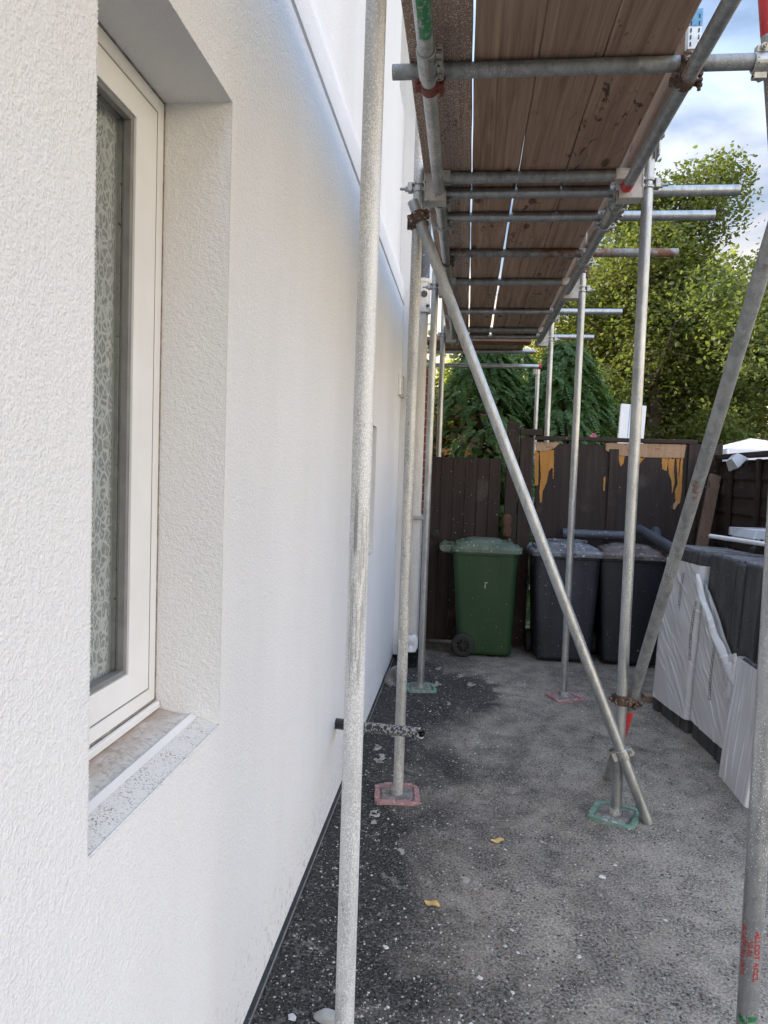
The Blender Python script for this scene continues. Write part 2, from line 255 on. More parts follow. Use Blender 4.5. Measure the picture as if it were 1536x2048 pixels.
MAT = dict(
    render=mat_render(), sillspeck=mat_sill_speck(), marble=mat_marble(), tarmac=mat_tarmac(),
    upvc=simple('white_plastic_frame', (.70, .69, .665), (.78, .775, .76), 5, .3, 0, 0, 60, (60, .80, (.42, .37, .3))),
    gasket=simple('grey_gasket', (.16, .16, .155), (.22, .22, .21), 20, .5),
    sealant=simple('brown_sealant', (.16, .11, .08), (.5, .45, .39), (30, 30, 30), .8),
    blind=simple('grey_blind', (.36, .38, .36), (.44, .46, .44), 5, .8),
    glass=mat_glass(), lace=mat_lace(),
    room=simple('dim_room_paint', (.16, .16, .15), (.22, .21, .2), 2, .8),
    galv=mat_galv('galvanised_tube', (.24, .255, .26), (.44, .455, .46), .22, metal=.85, rough=.40),
    galvfleck=mat_galv('flecked_tube', (.22, .235, .245), (.38, .395, .405), .34, metal=.8, rough=.42),
    galvdark=mat_galv('dull_tube', (.17, .18, .185), (.31, .32, .325), .1, rust=.02, metal=.55, rough=.55),
    galvspat=mat_galv('splashed_tube', (.27, .28, .285), (.42, .425, .42), .72),
    galvheavy=mat_galv('render_coated_tube', (.43, .44, .45), (.58, .59, .595), .92, (.72, .725, .72), metal=.45),
    galvrust=mat_galv('rust_patched_tube', (.14, .14, .14), (.26, .26, .26), .1, rust=.8, metal=.5, rough=.55),
    steel=simple('zinc_fitting', (.30, .30, .29), (.48, .48, .46), 30, .42, .7, .15, 80, (90, .66, (.10, .07, .04))),
    rusty=simple('rusty_fitting', (.06, .036, .026), (.13, .075, .05), 30, .8, .2, .4, 120, (70, .62, (.35, .33, .30))),
    redrust=simple('red_painted_fitting', (.22, .03, .03), (.12, .07, .05), 40, .7, .1, .4, 100),
    bracket=simple('cream_bracket', (.40, .37, .33), (.52, .49, .45), 25, .6, .1, .2, 80, (60, .66, (.2, .15, .1))),
    red=simple('red_paint', (.50, .03, .03), (.36, .025, .03), 25, .5, 0, 0, 60, (90, .68, (.45, .42, .40))),
    green=simple('green_paint', (.02, .16, .05), (.03, .24, .09), 25, .55, 0, 0, 60, (70, .55, (.30, .32, .31))),
    black=simple('black_plastic', (.009, .009, .010), (.022, .022, .024), 12, .45, 0, .1, 90, (75, .69, (.45, .44, .43))),
    pipesplash=simple('splashed_black_plastic', (.012, .012, .013), (.03, .03, .032), 12, .55, 0, .3, 60, (85, .50, (.36, .36, .365))),
    board=mat_board('weathered_scaffold_board'), boardspeck=mat_board('splashed_scaffold_board', 1.0),
    boardedge=mat_board('pale_board_edge', 0, (.20, .145, .115), (.34, .26, .205)), boardacross=mat_board('reddish_board', 0, (.16, .075, .04), (.27, .13, .07), 'x'),
    hoop=simple('galvanised_hoop', (.42, .44, .44), (.58, .6, .6), 40, .4, .6), bluehoop=simple('blue_band_paint', (.06, .26, .52), (.20, .42, .62), 60, .5),
    fence=mat_darkwood('dark_stained_wood'), fencex=mat_darkwood('dark_stained_rail', axis='x'), fencey=mat_darkwood('dark_stained_overlap', axis='y', specks=.3),
    ply=mat_darkwood('dark_stained_ply', (.021, .0142, .0122), (.042, .0300, .0258), specks=.2),
    bare=mat_board('bare_ply', 0, (.38, .24, .135), (.56, .39, .25), 'z'), orange=simple('orange_bare_layer', (.33, .15, .028), (.46, .22, .05), (30, 30, 3), .8, 0, .3, 60),
    timber=mat_board('weathered_stake', 0, (.10, .075, .058), (.19, .145, .115), 'z'),
    brick=simple('red_brickwork', (.13, .035, .026), (.22, .075, .05), 18, .9, 0, .5, 60),
    mortar=simple('mortar', (.30, .28, .25), (.4, .37, .34), 18, .9),
    bingreen=simple('green_bin_plastic', (.011, .039, .012), (.021, .060, .020), (7, 7, 1.5), .48, 0, .08, 120, (55, .735, (.42, .45, .42))),
    bingreenlid=simple('dusty_green_lid', (.05, .088, .052), (.13, .155, .12), 9, .55, 0, .1, 100, (45, .66, (.42, .45, .42))),
    bingrey=simple('dark_grey_bin_plastic', (.008, .0095, .0145), (.034, .037, .046), (7, 7, 1.6), .52, 0, .08, 120, (60, .70, (.33, .34, .36))),
    bingreylid=simple('dusty_grey_lid', (.045, .05, .06), (.19, .195, .205), 14, .6, 0, .2, 80, (40, .62, (.4, .4, .42))),
    binblack=simple('black_bin_plastic', (.0042, .005, .009), (.014, .0155, .022), (7, 7, 1.6), .48, 0, .08, 120, (65, .71, (.3, .3, .33))),
    binbrown=simple('brown_lid_plastic', (.05, .036, .032), (.15, .12, .11), 10, .6, 0, .2, 80, (45, .64, (.36, .34, .33))),
    tyre=simple('black_tyre', (.012, .012, .013), (.03, .03, .03), 14, .75, 0, .2, 80),
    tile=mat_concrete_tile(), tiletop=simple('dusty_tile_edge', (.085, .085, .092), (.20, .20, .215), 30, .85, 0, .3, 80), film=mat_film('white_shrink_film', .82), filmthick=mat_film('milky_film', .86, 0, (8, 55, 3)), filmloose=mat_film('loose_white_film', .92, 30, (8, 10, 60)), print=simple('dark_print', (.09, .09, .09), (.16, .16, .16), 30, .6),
    padred=simple('faded_red_pad', (.30, .13, .13), (.40, .24, .23), 14, .75, 0, .3, 90, (50, .60, (.40, .37, .36))),
    padgreen=simple('faded_green_pad', (.09, .19, .14), (.20, .30, .24), 14, .75, 0, .3, 90, (50, .62, (.36, .35, .33))),
    plate=simple('dirty_base_plate', (.11, .095, .085), (.27, .24, .215), 22, .9, 0, .5, 90, (60, .58, (.34, .31, .28))),
    splat=simple('dried_render', (.46, .44, .41), (.66, .65, .62), 20, .9, 0, .3, 80), grit=simple('tan_grit', (.28, .25, .215), (.42, .39, .35), 20, .9, 0, .4, 80),
    leafyellow=simple('fallen_leaf', (.50, .30, .09), (.60, .42, .16), 30, .8), stone=simple('pale_stone', (.30, .30, .28), (.48, .47, .44), 14, .9, 0, .6, 40),
    rubble=simple('grey_rubble', (.12, .12, .125), (.26, .255, .25), 16, .95, 0, .9, 40, (40, .6, (.36, .35, .33))), cloth=simple('white_rag', (.62, .62, .63), (.74, .74, .74), 9, .8, 0, .3, 40), whiteplast=simple('white_plastic', (.66, .66, .66), (.76, .76, .76), 7, .4), greyplast=simple('grey_plastic_tray', (.30, .31, .32), (.42, .43, .44), 7, .5, 0, .1, 60),
    bluemark=simple('blue_print', (.03, .27, .60), (.04, .32, .66), 9, .5), boot=simple('brown_rubber', (.085, .04, .025), (.14, .075, .045), 30, .8, 0, .3, 80),
    bark=simple('tree_bark', (.045, .036, .028), (.10, .08, .06), (6, 6, 2), .9, 0, .6, 30),
    leafA=mat_leaf('sycamore_leaf', (.046, .076, .022), (.108, .135, .044), (.14, .10, .045), .36, (.25, .30, .045)),
    leafB=mat_leaf('far_leaf', (.046, .082, .022), (.112, .16, .040), (.12, .115, .035), .42, (.44, .48, .06)),
    leafC=mat_leaf('conifer_spray', (.030, .066, .020), (.078, .140, .040), (.05, .10, .03), .22, (.18, .32, .05)),
    leafD=mat_leaf('undergrowth_leaf', (.022, .052, .014), (.065, .115, .032), (.05, .08, .02), .35, (.22, .34, .05)),
    leafE=mat_leaf('bronze_leaf', (.055, .026, .014), (.10, .055, .025), (.05, .045, .02), .3, (.3, .16, .05)),
    gazebo=simple('white_canvas', (.66, .64, .70), (.74, .73, .78), 3, .7), grass=simple('rough_grass', (.03, .055, .015), (.07, .10, .03), 2, .95, 0, .5, 20),
    slate=simple('roof_tile', (.07, .055, .05), (.11, .09, .08), 9, .8), lampglass=simple('lamp_glass', (.45, .47, .5), (.6, .62, .65), 20, .2),
    pink=simple('pink_petal', (.6, .12, .25), (.7, .2, .32), 30, .7), downgrey=simple('dark_blue_grey_pipe', (.035, .04, .055), (.065, .07, .085), 9, .5, 0, .1, 60, (70, .66, (.3, .3, .31))),
    pipeclad=mat_galv('render_coated_pipe', (.44, .41, .36), (.54, .50, .44), 1.0, (.66, .63, .57), metal=0.0, rough=.75),
)

# ------------------------------------------------------------------ mesh helpers
class MB:
    def __init__(s): s.v = []; s.f = []; s.sm = []; s.mi = []; s.cur = 0
    def add(s, vs, fs, smooth=False):
        o = len(s.v); s.v += [tuple(v) for v in vs]
        for f in fs: s.f.append(tuple(i+o for i in f)); s.sm.append(smooth); s.mi.append(s.cur)
        return s
    def box(s, x0, x1, y0, y1, z0, z1, bev=0.0, mtx=None):
        if bev > 0:
            b = min(bev, (x1-x0)*.45, (y1-y0)*.45, (z1-z0)*.45); vs = []; 
            for (z, i) in ((z0, b), (z0+b, 0), (z1-b, 0), (z1, b)):
                for (sx, sy) in ((0, 0), (1, 0), (1, 1), (0, 1)):
                    xa = (x0+i, x1-i)[sx]; ya = (y0+i, y1-i)[sy]
                    dx = b if sx == 0 else -b; dy = b if sy == 0 else -b
                    e = b-i if i else b
                    if i: vs += [(xa, ya, z)]*1 + [(xa, ya, z)]*0
                    else:
                        p, q = (xa, ya+dy, z), (xa+dx, ya, z)
                        vs += [q, p] if (sx, sy) in ((1, 0), (0, 1)) else [p, q]
            # index: ring0 (4), ring1 (8), ring2 (8), ring3 (4)
            fs = [(3, 2, 1, 0), (20, 21, 22, 23)]
            for k in range(8): fs.append((4+k, 4+(k+1) % 8, 12+(k+1) % 8, 12+k))
            for c in range(4):
                a, b2 = 4+2*c, 4+2*c+1; n = 4+(2*c+2) % 8
                fs.append((c, b2, a)); fs.append((c, (c+1) % 4, n, b2))
                a, b2 = 12+2*c, 12+2*c+1; n = 12+(2*c+2) % 8
                fs.append((20+c, a, b2)); fs.append((20+c, b2, n, 20+(c+1) % 4))
        else:
            vs = [(x0, y0, z0), (x1, y0, z0), (x1, y1, z0), (x0, y1, z0), (x0, y0, z1), (x1, y0, z1), (x1, y1, z1), (x0, y1, z1)]
            fs = [(3, 2, 1, 0), (4, 5, 6, 7), (0, 1, 5, 4), (1, 2, 6, 5), (2, 3, 7, 6), (3, 0, 4, 7)]
        if mtx: vs = [mtx @ Vector(v) for v in vs]
        return s.add(vs, fs)
    def rings(s, rings, smooth=True, cap=True, closed=True):
        n = len(rings[0]); vs = [p for r in rings for p in r]; fs = []
        for i in range(len(rings)-1):
            for k in range(n if closed else n-1): fs.append((i*n+k, i*n+(k+1) % n, (i+1)*n+(k+1) % n, (i+1)*n+k))
        s.add(vs, fs, smooth)
        if cap:
            s.add(rings[0][::-1], [tuple(range(n))]); s.add(rings[-1], [tuple(range(n))])
        return s
    def tube(s, p0, p1, r, n=20, r1=None, hollow=False, smooth=True):
        p0, p1 = Vector(p0), Vector(p1); d = (p1-p0).normalized(); a = d.orthogonal().normalized(); b = d.cross(a)
        r1 = r if r1 is None else r1
        ring = lambda p, q: [p+q*(math.cos(t)*a+math.sin(t)*b) for t in [2*math.pi*k/n for k in range(n)]]
        if not hollow: return s.rings([ring(p0, r), ring(p1, r1)], smooth, True)
        ri = r-.004; dep = min(.25, (p1-p0).length*.45)
        s.rings([ring(p0, r), ring(p1, r1)], smooth, False)
        for p, dr in ((p0, d), (p1, -d)):
            s.rings([ring(p, r), ring(p, ri), ring(p+dr*dep, ri)], False, False)
            s.add(ring(p+dr*dep, ri), [tuple(range(n))])
        return s
    def path(s, pts, r, n=10, cap=True):
        pts = [Vector(p) for p in pts]; rr = r if hasattr(r, '__len__') else [r]*len(pts); rings = []; a = None
        for i, p in enumerate(pts):
            d = (pts[min(i+1, len(pts)-1)]-pts[max(i-1, 0)]).normalized()
            a = d.orthogonal().normalized() if a is None else (a-d*a.dot(d)).normalized()
            b = d.cross(a); rings.append([p+rr[i]*(math.cos(t)*a+math.sin(t)*b) for t in [2*math.pi*k/n for k in range(n)]])
        return s.rings(rings, True, cap)
    def band(s, c, d, ro, ri, wdt, n=20):
        c, d = Vector(c), Vector(d).normalized(); a = d.orthogonal().normalized(); b = d.cross(a)
        ring = lambda p, q: [p+q*(math.cos(t)*a+math.sin(t)*b) for t in [2*math.pi*k/n for k in range(n)]]
        p, q = c-d*wdt/2, c+d*wdt/2; e = d*min(.003, wdt*.2)
        s.rings([ring(p, ri), ring(p, ro-.002), ring(p+e, ro), ring(q-e, ro), ring(q, ro-.002), ring(q, ri)], False, False)
        return s
    def build(s, name, mat, parent=None, loc=None):
        off = Vector(loc) if loc is not None else (Vector(parent['_o']) if parent is not None and '_o' in parent else Vector((0, 0, 0)))
        me = bpy.data.meshes.new(name); me.from_pydata([(v[0]-off.x, v[1]-off.y, v[2]-off.z) for v in s.v], [], s.f)
        for m in (mat if isinstance(mat, (list, tuple)) else [mat]): me.materials.append(m)
        me.polygons.foreach_set('use_smooth', s.sm); me.polygons.foreach_set('material_index', s.mi); me.update()
        o = bpy.data.objects.new(name, me); COL.objects.link(o)
        if parent is not None: o.parent = parent; o['_o'] = list(off)
        else: o.location = off; o['_o'] = list(off)
        return o
def tag(o, label=None, cat=None, group=None, kind=None):
    if label: o['label'] = label
    if cat: o['category'] = cat
    if group: o['group'] = group
    if kind: o['kind'] = kind
    return o
def empty(name, loc, label, cat, group=None):
    o = bpy.data.objects.new(name, None); COL.objects.link(o); o.location = loc; o['_o'] = list(loc); o.empty_display_size = .1
    return tag(o, label, cat, group)
def rrect(x0, x1, y0, y1, z, r, n=5):
    r = min(r, (x1-x0)/2-.001, (y1-y0)/2-.001); P = []
    for cx, cy, a0 in ((x1-r, y0+r, -90), (x1-r, y1-r, 0), (x0+r, y1-r, 90), (x0+r, y0+r, 180)):
        for k in range(n+1): t = R(a0+90*k/n); P.append(Vector((cx+r*math.cos(t), cy+r*math.sin(t), z)))
    return P
def xf(mb, mtx, start=0):
    mb.v[start:] = [tuple(mtx @ Vector(v)) for v in mb.v[start:]]

# ------------------------------------------------------------------ ground
g = MB(); 
g.add([(-60, -12, 0), (60, -12, 0), (60, 7.3, 0), (-60, 7.3, 0)], [(0, 1, 2, 3)])
tag(g.build('drive', MAT['tarmac']), kind='structure')
g = MB(); g.add([(-900, 7.3, -.004), (900, 7.3, -.004), (900, 1500, -.004), (-900, 1500, -.004)], [(0, 1, 2, 3)])
g.add([(-900, -900, -.006), (900, -900, -.006), (900, 7.3, -.006), (-900, 7.3, -.006)], [(0, 1, 2, 3)])
tag(g.build('ground', MAT['grass']), kind='structure')

# ------------------------------------------------------------------ house
WX = -.545
house = empty('house', (-3, 1.5, 0), 'white rendered house wall with a bell cast drip line, along the left of the scaffolding', 'house')
def wall_grid(mb, zs, ys, xfun, holes):
    for i in range(len(ys)-1):
        for j in range(len(zs)-1):
            yc, zc = (ys[i]+ys[i+1])/2, (zs[j]+zs[j+1])/2
            if any(a < yc < b and c < zc < d for a, b, c, d in holes): continue
            mb.add([(xfun(b_, a_), a_, b_) for a_, b_ in ((ys[i], zs[j]), (ys[i+1], zs[j]), (ys[i+1], zs[j+1]), (ys[i], zs[j+1]))], [(0, 1, 2, 3)])
WIN = (1.033, 1.634, .935, 2.337); WIN2 = (3.93, 4.45, 1.04, 1.80); WIN3 = (5.50, 5.93, 4.33, 5.25)
YEND = 6.0
wl = MB()
ys = sorted({-4.0, YEND, *WIN[:2], *WIN2[:2], *WIN3[:2]})
def hollow(z, y):          # the render coat is not perfectly flat: shallow vertical waves between the window and the second lift
    if not 1.75 < y < 3.55: return WX
    return WX+.0062*math.sin(2*math.pi*(y-1.75)/.9)*min(1, max(0, (2.80-z)/.7))*min(1, max(0, (z-.02)/.5))*(.6+.4*math.sin(y*1.7))
ysf = sorted({*ys, *[1.75+.03*k for k in range(61)]})
wall_grid(wl, sorted({.022, 2.855, *WIN[2:], *WIN2[2:], .25, .5, .75, 1.3, 1.6, 2.1, 2.45, 2.6, 2.75}), ysf, hollow, [WIN, WIN2])
prof = [(WX, 2.855), (WX-.006, 2.857), (WX-.006, 2.868), (WX+.004, 2.870), (WX+.005, 2.93), (WX+.004, 2.985), (WX-.001, 3.02), (WX-.012, 3.055), (WX-.026, 3.09), (WX-.036, 3.13), (WX-.041, 3.18), (WX-.043, 3.25), (WX-.043, 4.33)]
for (xa, za), (xb, zb) in zip(prof, prof[1:]):
    wl.add([(xa, -4, za), (xa, YEND, za), (xb, YEND, zb), (xb, -4, zb)], [(0, 1, 2, 3)], 2.93 < zb < 3.3)
wall_grid(wl, [4.33, 5.25, 6.2], ys, lambda z, y: WX-.043, [WIN3])
# reveals with a slightly broken arris
def reveal(mb, hole, x0, x1, jit=0, bottom=True):
    a, b, c, d = hole; n = 60 if jit else 1
    for k in range(n):
        z0, z1 = c+(d-c)*k/n, c+(d-c)*(k+1)/n
        for y in (a, b): mb.add([(x0, y, z0), (x1, y, z0), (x1, y, z1), (x0, y, z1)], [(0, 1, 2, 3)])
    mb.add([(x0, a, d), (x1, a, d), (x1, b, d), (x0, b, d)], [(0, 1, 2, 3)])
    if bottom: mb.add([(x0, a, c), (x1, a, c), (x1, b, c), (x0, b, c)], [(0, 1, 2, 3)])
reveal(wl, WIN, WX, -.74, 0, False); reveal(wl, WIN2, WX, -.66); reveal(wl, WIN3, WX-.043, -.70)
# ragged stipple along the near jamb and the far arris
rnd = random.Random(3)
for (yy, sg) in ((1.033, 1), (1.634, -1)):
    z = .95
    while z < 2.34:
        h = rnd.uniform(.004, .011); r = rnd.uniform(.0008, .0030)
        wl.add([(WX+.0003, yy-.001*sg, z), (WX+.0003, yy+sg*r, z+h/2), (WX+.0003, yy-.001*sg, z+h), (WX-.004, yy-.001*sg, z+h/2), ], [(0, 1, 2), (0, 3, 1), (1, 3, 2)]); z += h*.8
z = 1.04
y = 1.033
while y < 1.634:
    h = rnd.uniform(.004, .011); r = rnd.uniform(.0008, .003)
    wl.add([(WX+.0003, y, 2.338), (WX+.0003, y+h/2, 2.337-r), (WX+.0003, y+h, 2.338), (WX-.004, y+h/2, 2.338)], [(0, 1, 2), (0, 3, 1), (1, 3, 2)]); y += h*.8
# end pier (party wall nib), end, back and other walls
wl.box(-.75, -.505, 6.0, 7.9, .035, 6.2)
wl.box(-6.0, -.75, 7.8, 7.9, .035, 6.2); wl.box(-6.0, -.95, -4.1, -4.0, .035, 6.2); wl.box(-6.1, -6.0, -4.1, 7.9, .035, 6.2)
wl.build('wall', MAT['render'], house)
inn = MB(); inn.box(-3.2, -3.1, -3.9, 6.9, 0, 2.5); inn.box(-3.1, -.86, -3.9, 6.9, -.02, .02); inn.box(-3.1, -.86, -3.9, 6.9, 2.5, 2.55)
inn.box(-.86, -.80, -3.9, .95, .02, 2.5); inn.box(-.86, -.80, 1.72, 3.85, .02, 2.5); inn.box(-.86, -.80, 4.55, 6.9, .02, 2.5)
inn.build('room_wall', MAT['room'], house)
b = MB(); b.box(WX-.03, WX-.004, -4, 7.8, 0, .021); b.build('plinth', MAT['black'], house)
b = MB(); b.box(WX-.02, WX+.011, -4, 6.0, .002, .010); b.build('base_strip', MAT['tile'], house)
b = MB(); b.box(WX+.0115, WX+.0135, -4, 6.0, .002, .012); b.build('base_bead', MAT['steel'], house)
b = MB(); b.add([(-.30, -4.4, 6.15), (-.30, 8.1, 6.15), (-3.3, 8.1, 8.4), (-3.3, -4.4, 8.4), (-6.3, 8.1, 6.15), (-6.3, -4.4, 6.15)], [(0, 1, 2, 3), (3, 2, 4, 5)])
b.box(-.42, -.30, -4.4, 8.1, 6.0, 6.14); b.box(-.55, -.42, -4.4, 8.1, 6.06, 6.13)
b.build('roof', MAT['slate'], house)
# --- big window
FX = -.70
fr = MB()
def ring_frame(mb, x0, x1, y0, y1, z0, z1, wd, bev=.003):
    mb.box(x0, x1, y0, y0+wd, z0, z1, bev); mb.box(x0, x1, y1-wd, y1, z0, z1, bev)
    mb.box(x0, x1, y0+wd, y1-wd, z0, z0+wd, bev); mb.box(x0, x1, y0+wd, y1-wd, z1-wd, z1, bev)
ring_frame(fr, FX-.07, FX, 1.036, 1.631, .985, 2.334, .033)
win = fr.build('window', MAT['upvc'], house)
s_ = MB()
def mitre(mb, x0, x1, y0, y1, z0, z1, wd, slope, wb, wt):
    o = [(y0, z0), (y1, z0), (y1, z1), (y0, z1)]; i = [(y0+wd, z0+wb), (y1-wd, z0+wb), (y1-wd, z1-wt), (y0+wd, z1-wt)]
    for k in range(4):
        a, b_, c, d = o[k], o[(k+1) % 4], i[(k+1) % 4], i[k]
        mb.add([(x1, *a), (x1, *b_), (x1-slope, *c), (x1-slope, *d)], [(0, 1, 2, 3)])
        mb.add([(x1-slope, *d), (x1-slope, *c), (x0, *c), (x0, *d)], [(0, 1, 2, 3)])
        mb.add([(x1, *a), (x1, *b_), (x0, *b_), (x0, *a)], [(3, 2, 1, 0)])
mitre(s_, FX-.065, FX-.001, 1.072, 1.595, 1.0215, 2.298, .088, .006, .056, .050)
s_.build('sash', MAT['upvc'], win)
s_ = MB(); ring_frame(s_, FX-.03, FX-.012, 1.158, 1.509, 1.076, 2.250, .012, .002); s_.build('glazing_seal', MAT['gasket'], win)
s_ = MB(); s_.box(FX-.034, FX-.030, 1.160, 1.507, 1.077, 2.248); s_.build('pane', MAT['glass'], win)
s_ = MB(); ring_frame(s_, FX-.046, FX-.036, 1.158, 1.509, 1.076, 2.250, .007, .001); s_.build('spacer_bar', MAT['steel'], win)
s_ = MB(); nn = 40
for k in range(nn):
    z0, z1 = 1.0+1.32*k/nn, 1.0+1.32*(k+1)/nn
    e = lambda z: 1.522+.014*math.sin((z-1.0)*7.5)-.05*max(0, 1.35-z)/.35
    for q in range(24):
        f0, f1 = q/24, (q+1)/24; X = lambda f: -.753+.003*math.sin(f*34)
        s_.add([(X(f0), .98+(e(z0)-.98)*f0, z0), (X(f1), .98+(e(z0)-.98)*f1, z0), (X(f1), .98+(e(z1)-.98)*f1, z1), (X(f0), .98+(e(z1)-.98)*f0, z1)], [(0, 1, 2, 3)], True)
s_.build('net_curtain', MAT['lace'], win)
s_ = MB(); s_.box(-.806, -.800, .97, 1.70, .99, 2.33); s_.build('roller_blind', MAT['blind'], win)
s_ = MB(); ring_frame(s_, FX-.02, FX-.0005, 1.0692, 1.5978, 1.0185, 2.3008, .0026, 0); s_.build('frame_joint', MAT['gasket'], win)
s_ = MB(); ring_frame(s_, FX-.012, FX+.0012, 1.0332, 1.6338, .9835, 2.3368, .0018, 0); s_.build('perished_sealant', MAT['sealant'], win)
# sill: marble-look tile, white nosing, speckled rendered slope
sm = MB(); sm.add([(FX-.04, 1.034, .972), (FX-.04, 1.633, .972), (-.622, 1.633, .952), (-.622, 1.034, .952)], [(3, 2, 1, 0)])
sm.add([(FX-.02, 1.034, .985), (FX+.004, 1.034, .962), (FX+.004, 1.632, .962), (FX-.02, 1.632, .985)], [(0, 1, 2, 3)])
sl_o = sm.build('sill', MAT['marble'], house)
sm = MB(); sm.add([(-.622, 1.034, .952), (-.622, 1.633, .952), (-.612, 1.633, .957), (-.598, 1.633, .950), (-.598, 1.034, .950), (-.612, 1.034, .957)], [(0, 5, 2, 1), (5, 4, 3, 2)])
sm.build('nosing', MAT['upvc'], sl_o)
sm = MB(); sm.add([(-.598, 1.034, .950), (-.598, 1.633, .950), (WX+.002, 1.634, .932), (WX+.002, 1.033, .932)], [(3, 2, 1, 0)])
sm.build('rendered_slope', MAT['sillspeck'], sl_o)
sm = MB(); sm.box(FX+.002, FX+.014, 1.04, 1.628, .966, .984, .003); sm.build('sealant_strip', MAT['upvc'], sl_o)
# small window, upstairs window
fr = MB(); ring_frame(fr, -.70, -.645, 3.935, 4.445, 1.045, 1.795, .05); w2 = fr.build('window', MAT['upvc'], house)
s_ = MB(); s_.box(-.69, -.684, 3.98, 4.40, 1.09, 1.75); s_.build('pane', MAT['glass'], w2)
fr = MB(); ring_frame(fr, -.73, -.68, 5.505, 5.925, 4.335, 5.245, .05); w3 = fr.build('window', MAT['upvc'], house)
s_ = MB(); s_.box(-.72, -.714, 5.55, 5.88, 4.38, 5.2); s_.build('pane', MAT['glass'], w3)
# vent cover
v = MB(); v.box(WX, WX+.022, 5.70, 5.93, 2.13, 2.30, .004); vo = v.build('air_vent', MAT['upvc'], house)
v = MB()
for k in range(9): v.box(WX+.022, WX+.036, 5.72, 5.91, 2.142+k*.017, 2.150+k*.017)
v.build('louvre', MAT['upvc'], vo)
v = MB(); v.box(-.545, -.520, 5.985, 5.999, 2.13, 2.25); v.build('grey_rect', MAT['greyplast'], house)  # small flat grey rectangle against the pier face
# black waste pipe out of the wall
v = MB(); v.tube((WX-.02, 3.30, .372), (-.135, 2.86, .512), .0215, 20, hollow=True); wp = v.build('waste_pipe', MAT['pipesplash'], house)
v = MB(); v.tube((WX+.0, 3.285, .377), (WX+.06, 3.22, .397), .0245, 20); v.build('pipe_collar', MAT['black'], wp)
# soil pipe
v = MB(); v.tube((-.405, 6.0, .13), (-.405, 6.0, 2.82), .055, 24); sp = v.build('soil_pipe', MAT['pipeclad'], house)
v = MB(); v.tube((-.405, 6.0, 2.821), (-.405, 6.0, 3.07), .068, 24); v.band((-.405, 6.0, 2.83), (0, 0, 1), .074, .05, .04); v.band((-.405, 6.0, 3.06), (0, 0, 1), .074, .05, .03)
v.build('pipe_socket', MAT['pipeclad'], sp)
MB().tube((-.385, 5.94, 2.95), (-.383, 5.930, 2.95), .026, 18).build('pipe_opening', MAT['black'], sp); MB().tube((-.36, 5.955, 2.86), (-.350, 5.940, 2.86), .012, 12).build('pipe_opening', MAT['black'], sp)
v = MB(); v.tube((-.405, 6.0, 3.075), (-.405, 6.0, 6.3), .055, 24); v.build('upper_pipe', MAT['downgrey'], sp)
v = MB(); v.tube((-.405, 6.0, 0), (-.405, 6.0, .129), .06, 24); v.build('pipe_shoe', MAT['black'], sp)
v = MB(); v.box(-.47, -.29, 5.925, 5.94, 1.16, 1.19, .003); v.band((-.405, 6.0, 1.175), (0, 0, 1), .062, .05, .03); v.build('pipe_bracket', MAT['steel'], sp)
v = MB(); v.tube((-.352, 6.06, 0), (-.352, 6.06, 1.2), .011, 10); v.build('thin_pipe', MAT['greyplast'], sp)

# ------------------------------------------------------------------ scaffold
RT = .02415
scaf = empty('scaffold', (.24, 4.5, 0), 'galvanised tube scaffold with standards, ledgers, transoms and braces beside the white wall', 'scaffold')
def tube(name, p0, p1, mat, label=None, r=RT):
    m = MB(); m.tube(p0, p1, r, 28, hollow=True); o = m.build(name, mat, scaf)
    if label: o['label'] = label
    return o
ZL, ZT = 2.80, 2.8483
XL, XR = -.168, .644
st = {}
st['l1'] = tube('standard', (-.249, 1.76, 0.03), (-.249, 1.76, 5.2), MAT['galvheavy'], 'standard thickly coated with render spatter')
st['l2'] = tube('standard', (-.263, 3.43, .03), (-.263, 3.43, 5.2), MAT['galvspat'], 'standard finely splashed with render')
st['l3'] = tube('standard', (-.263, 5.2, .03), (-.263, 5.2, 2.93), MAT['galv'])
st['l4'] = tube('standard', (-.262, 6.98, .03), (-.262, 6.98, 5.0), MAT['galv'])
st['r1'] = tube('standard', (.733, 1.83, .03), (.733, 1.83, 3.3), MAT['galvfleck'], 'standard with red and green painted marks low down')
st['r2'] = tube('standard', (.741, 3.41, .03), (.741, 3.41, 3.12), MAT['galv'])
st['r3'] = tube('standard', (.741, 5.25, .03), (.741, 5.25, 2.94), MAT['galv'])
st['r4'] = tube('standard', (.741, 7.12, .03), (.741, 7.12, 3.2), MAT['galv'])
st['r5'] = tube('standard', (.745, 8.4, .03), (.745, 8.4, 2.75), MAT['galv'])
ll = tube('ledger', (XL, -.5, ZL), (XL-.002, 3.50, ZL), MAT['galvspat'])
ll2 = tube('ledger', (XL, 3.56, ZL), (XL+.006, 7.3, ZL), MAT['galv'])
rl = tube('ledger', (XR+.003, -.5, ZL), (XR, 3.44, ZL), MAT['galvdark'], 'dull ledger with a red painted end')
rl2 = tube('ledger', (XR-.002, 3.52, ZL), (XR-.01, 7.3, ZL), MAT['galvdark'])
tr = []
for y, x0, x1, mt in ((2.50, -.292, .93, 'galvdark'), (3.38, -.145, .615, 'galvdark'), (3.565, -.20, 1.175, 'galv'), (3.89, -.20, 1.172, 'galv'), (4.51, -.20, 1.167, 'galvrust'),
                      (5.17, -.145, .615, 'galvdark'), (6.08, -.20, 1.172, 'galv'), (6.84, -.145, .605, 'galvdark'), (7.17, -.30, 1.138, 'galv')):
    tr.append(tube('transom', (x0, y, ZT), (x1, y, ZT+.004*(x1-x0)), MAT[mt]))
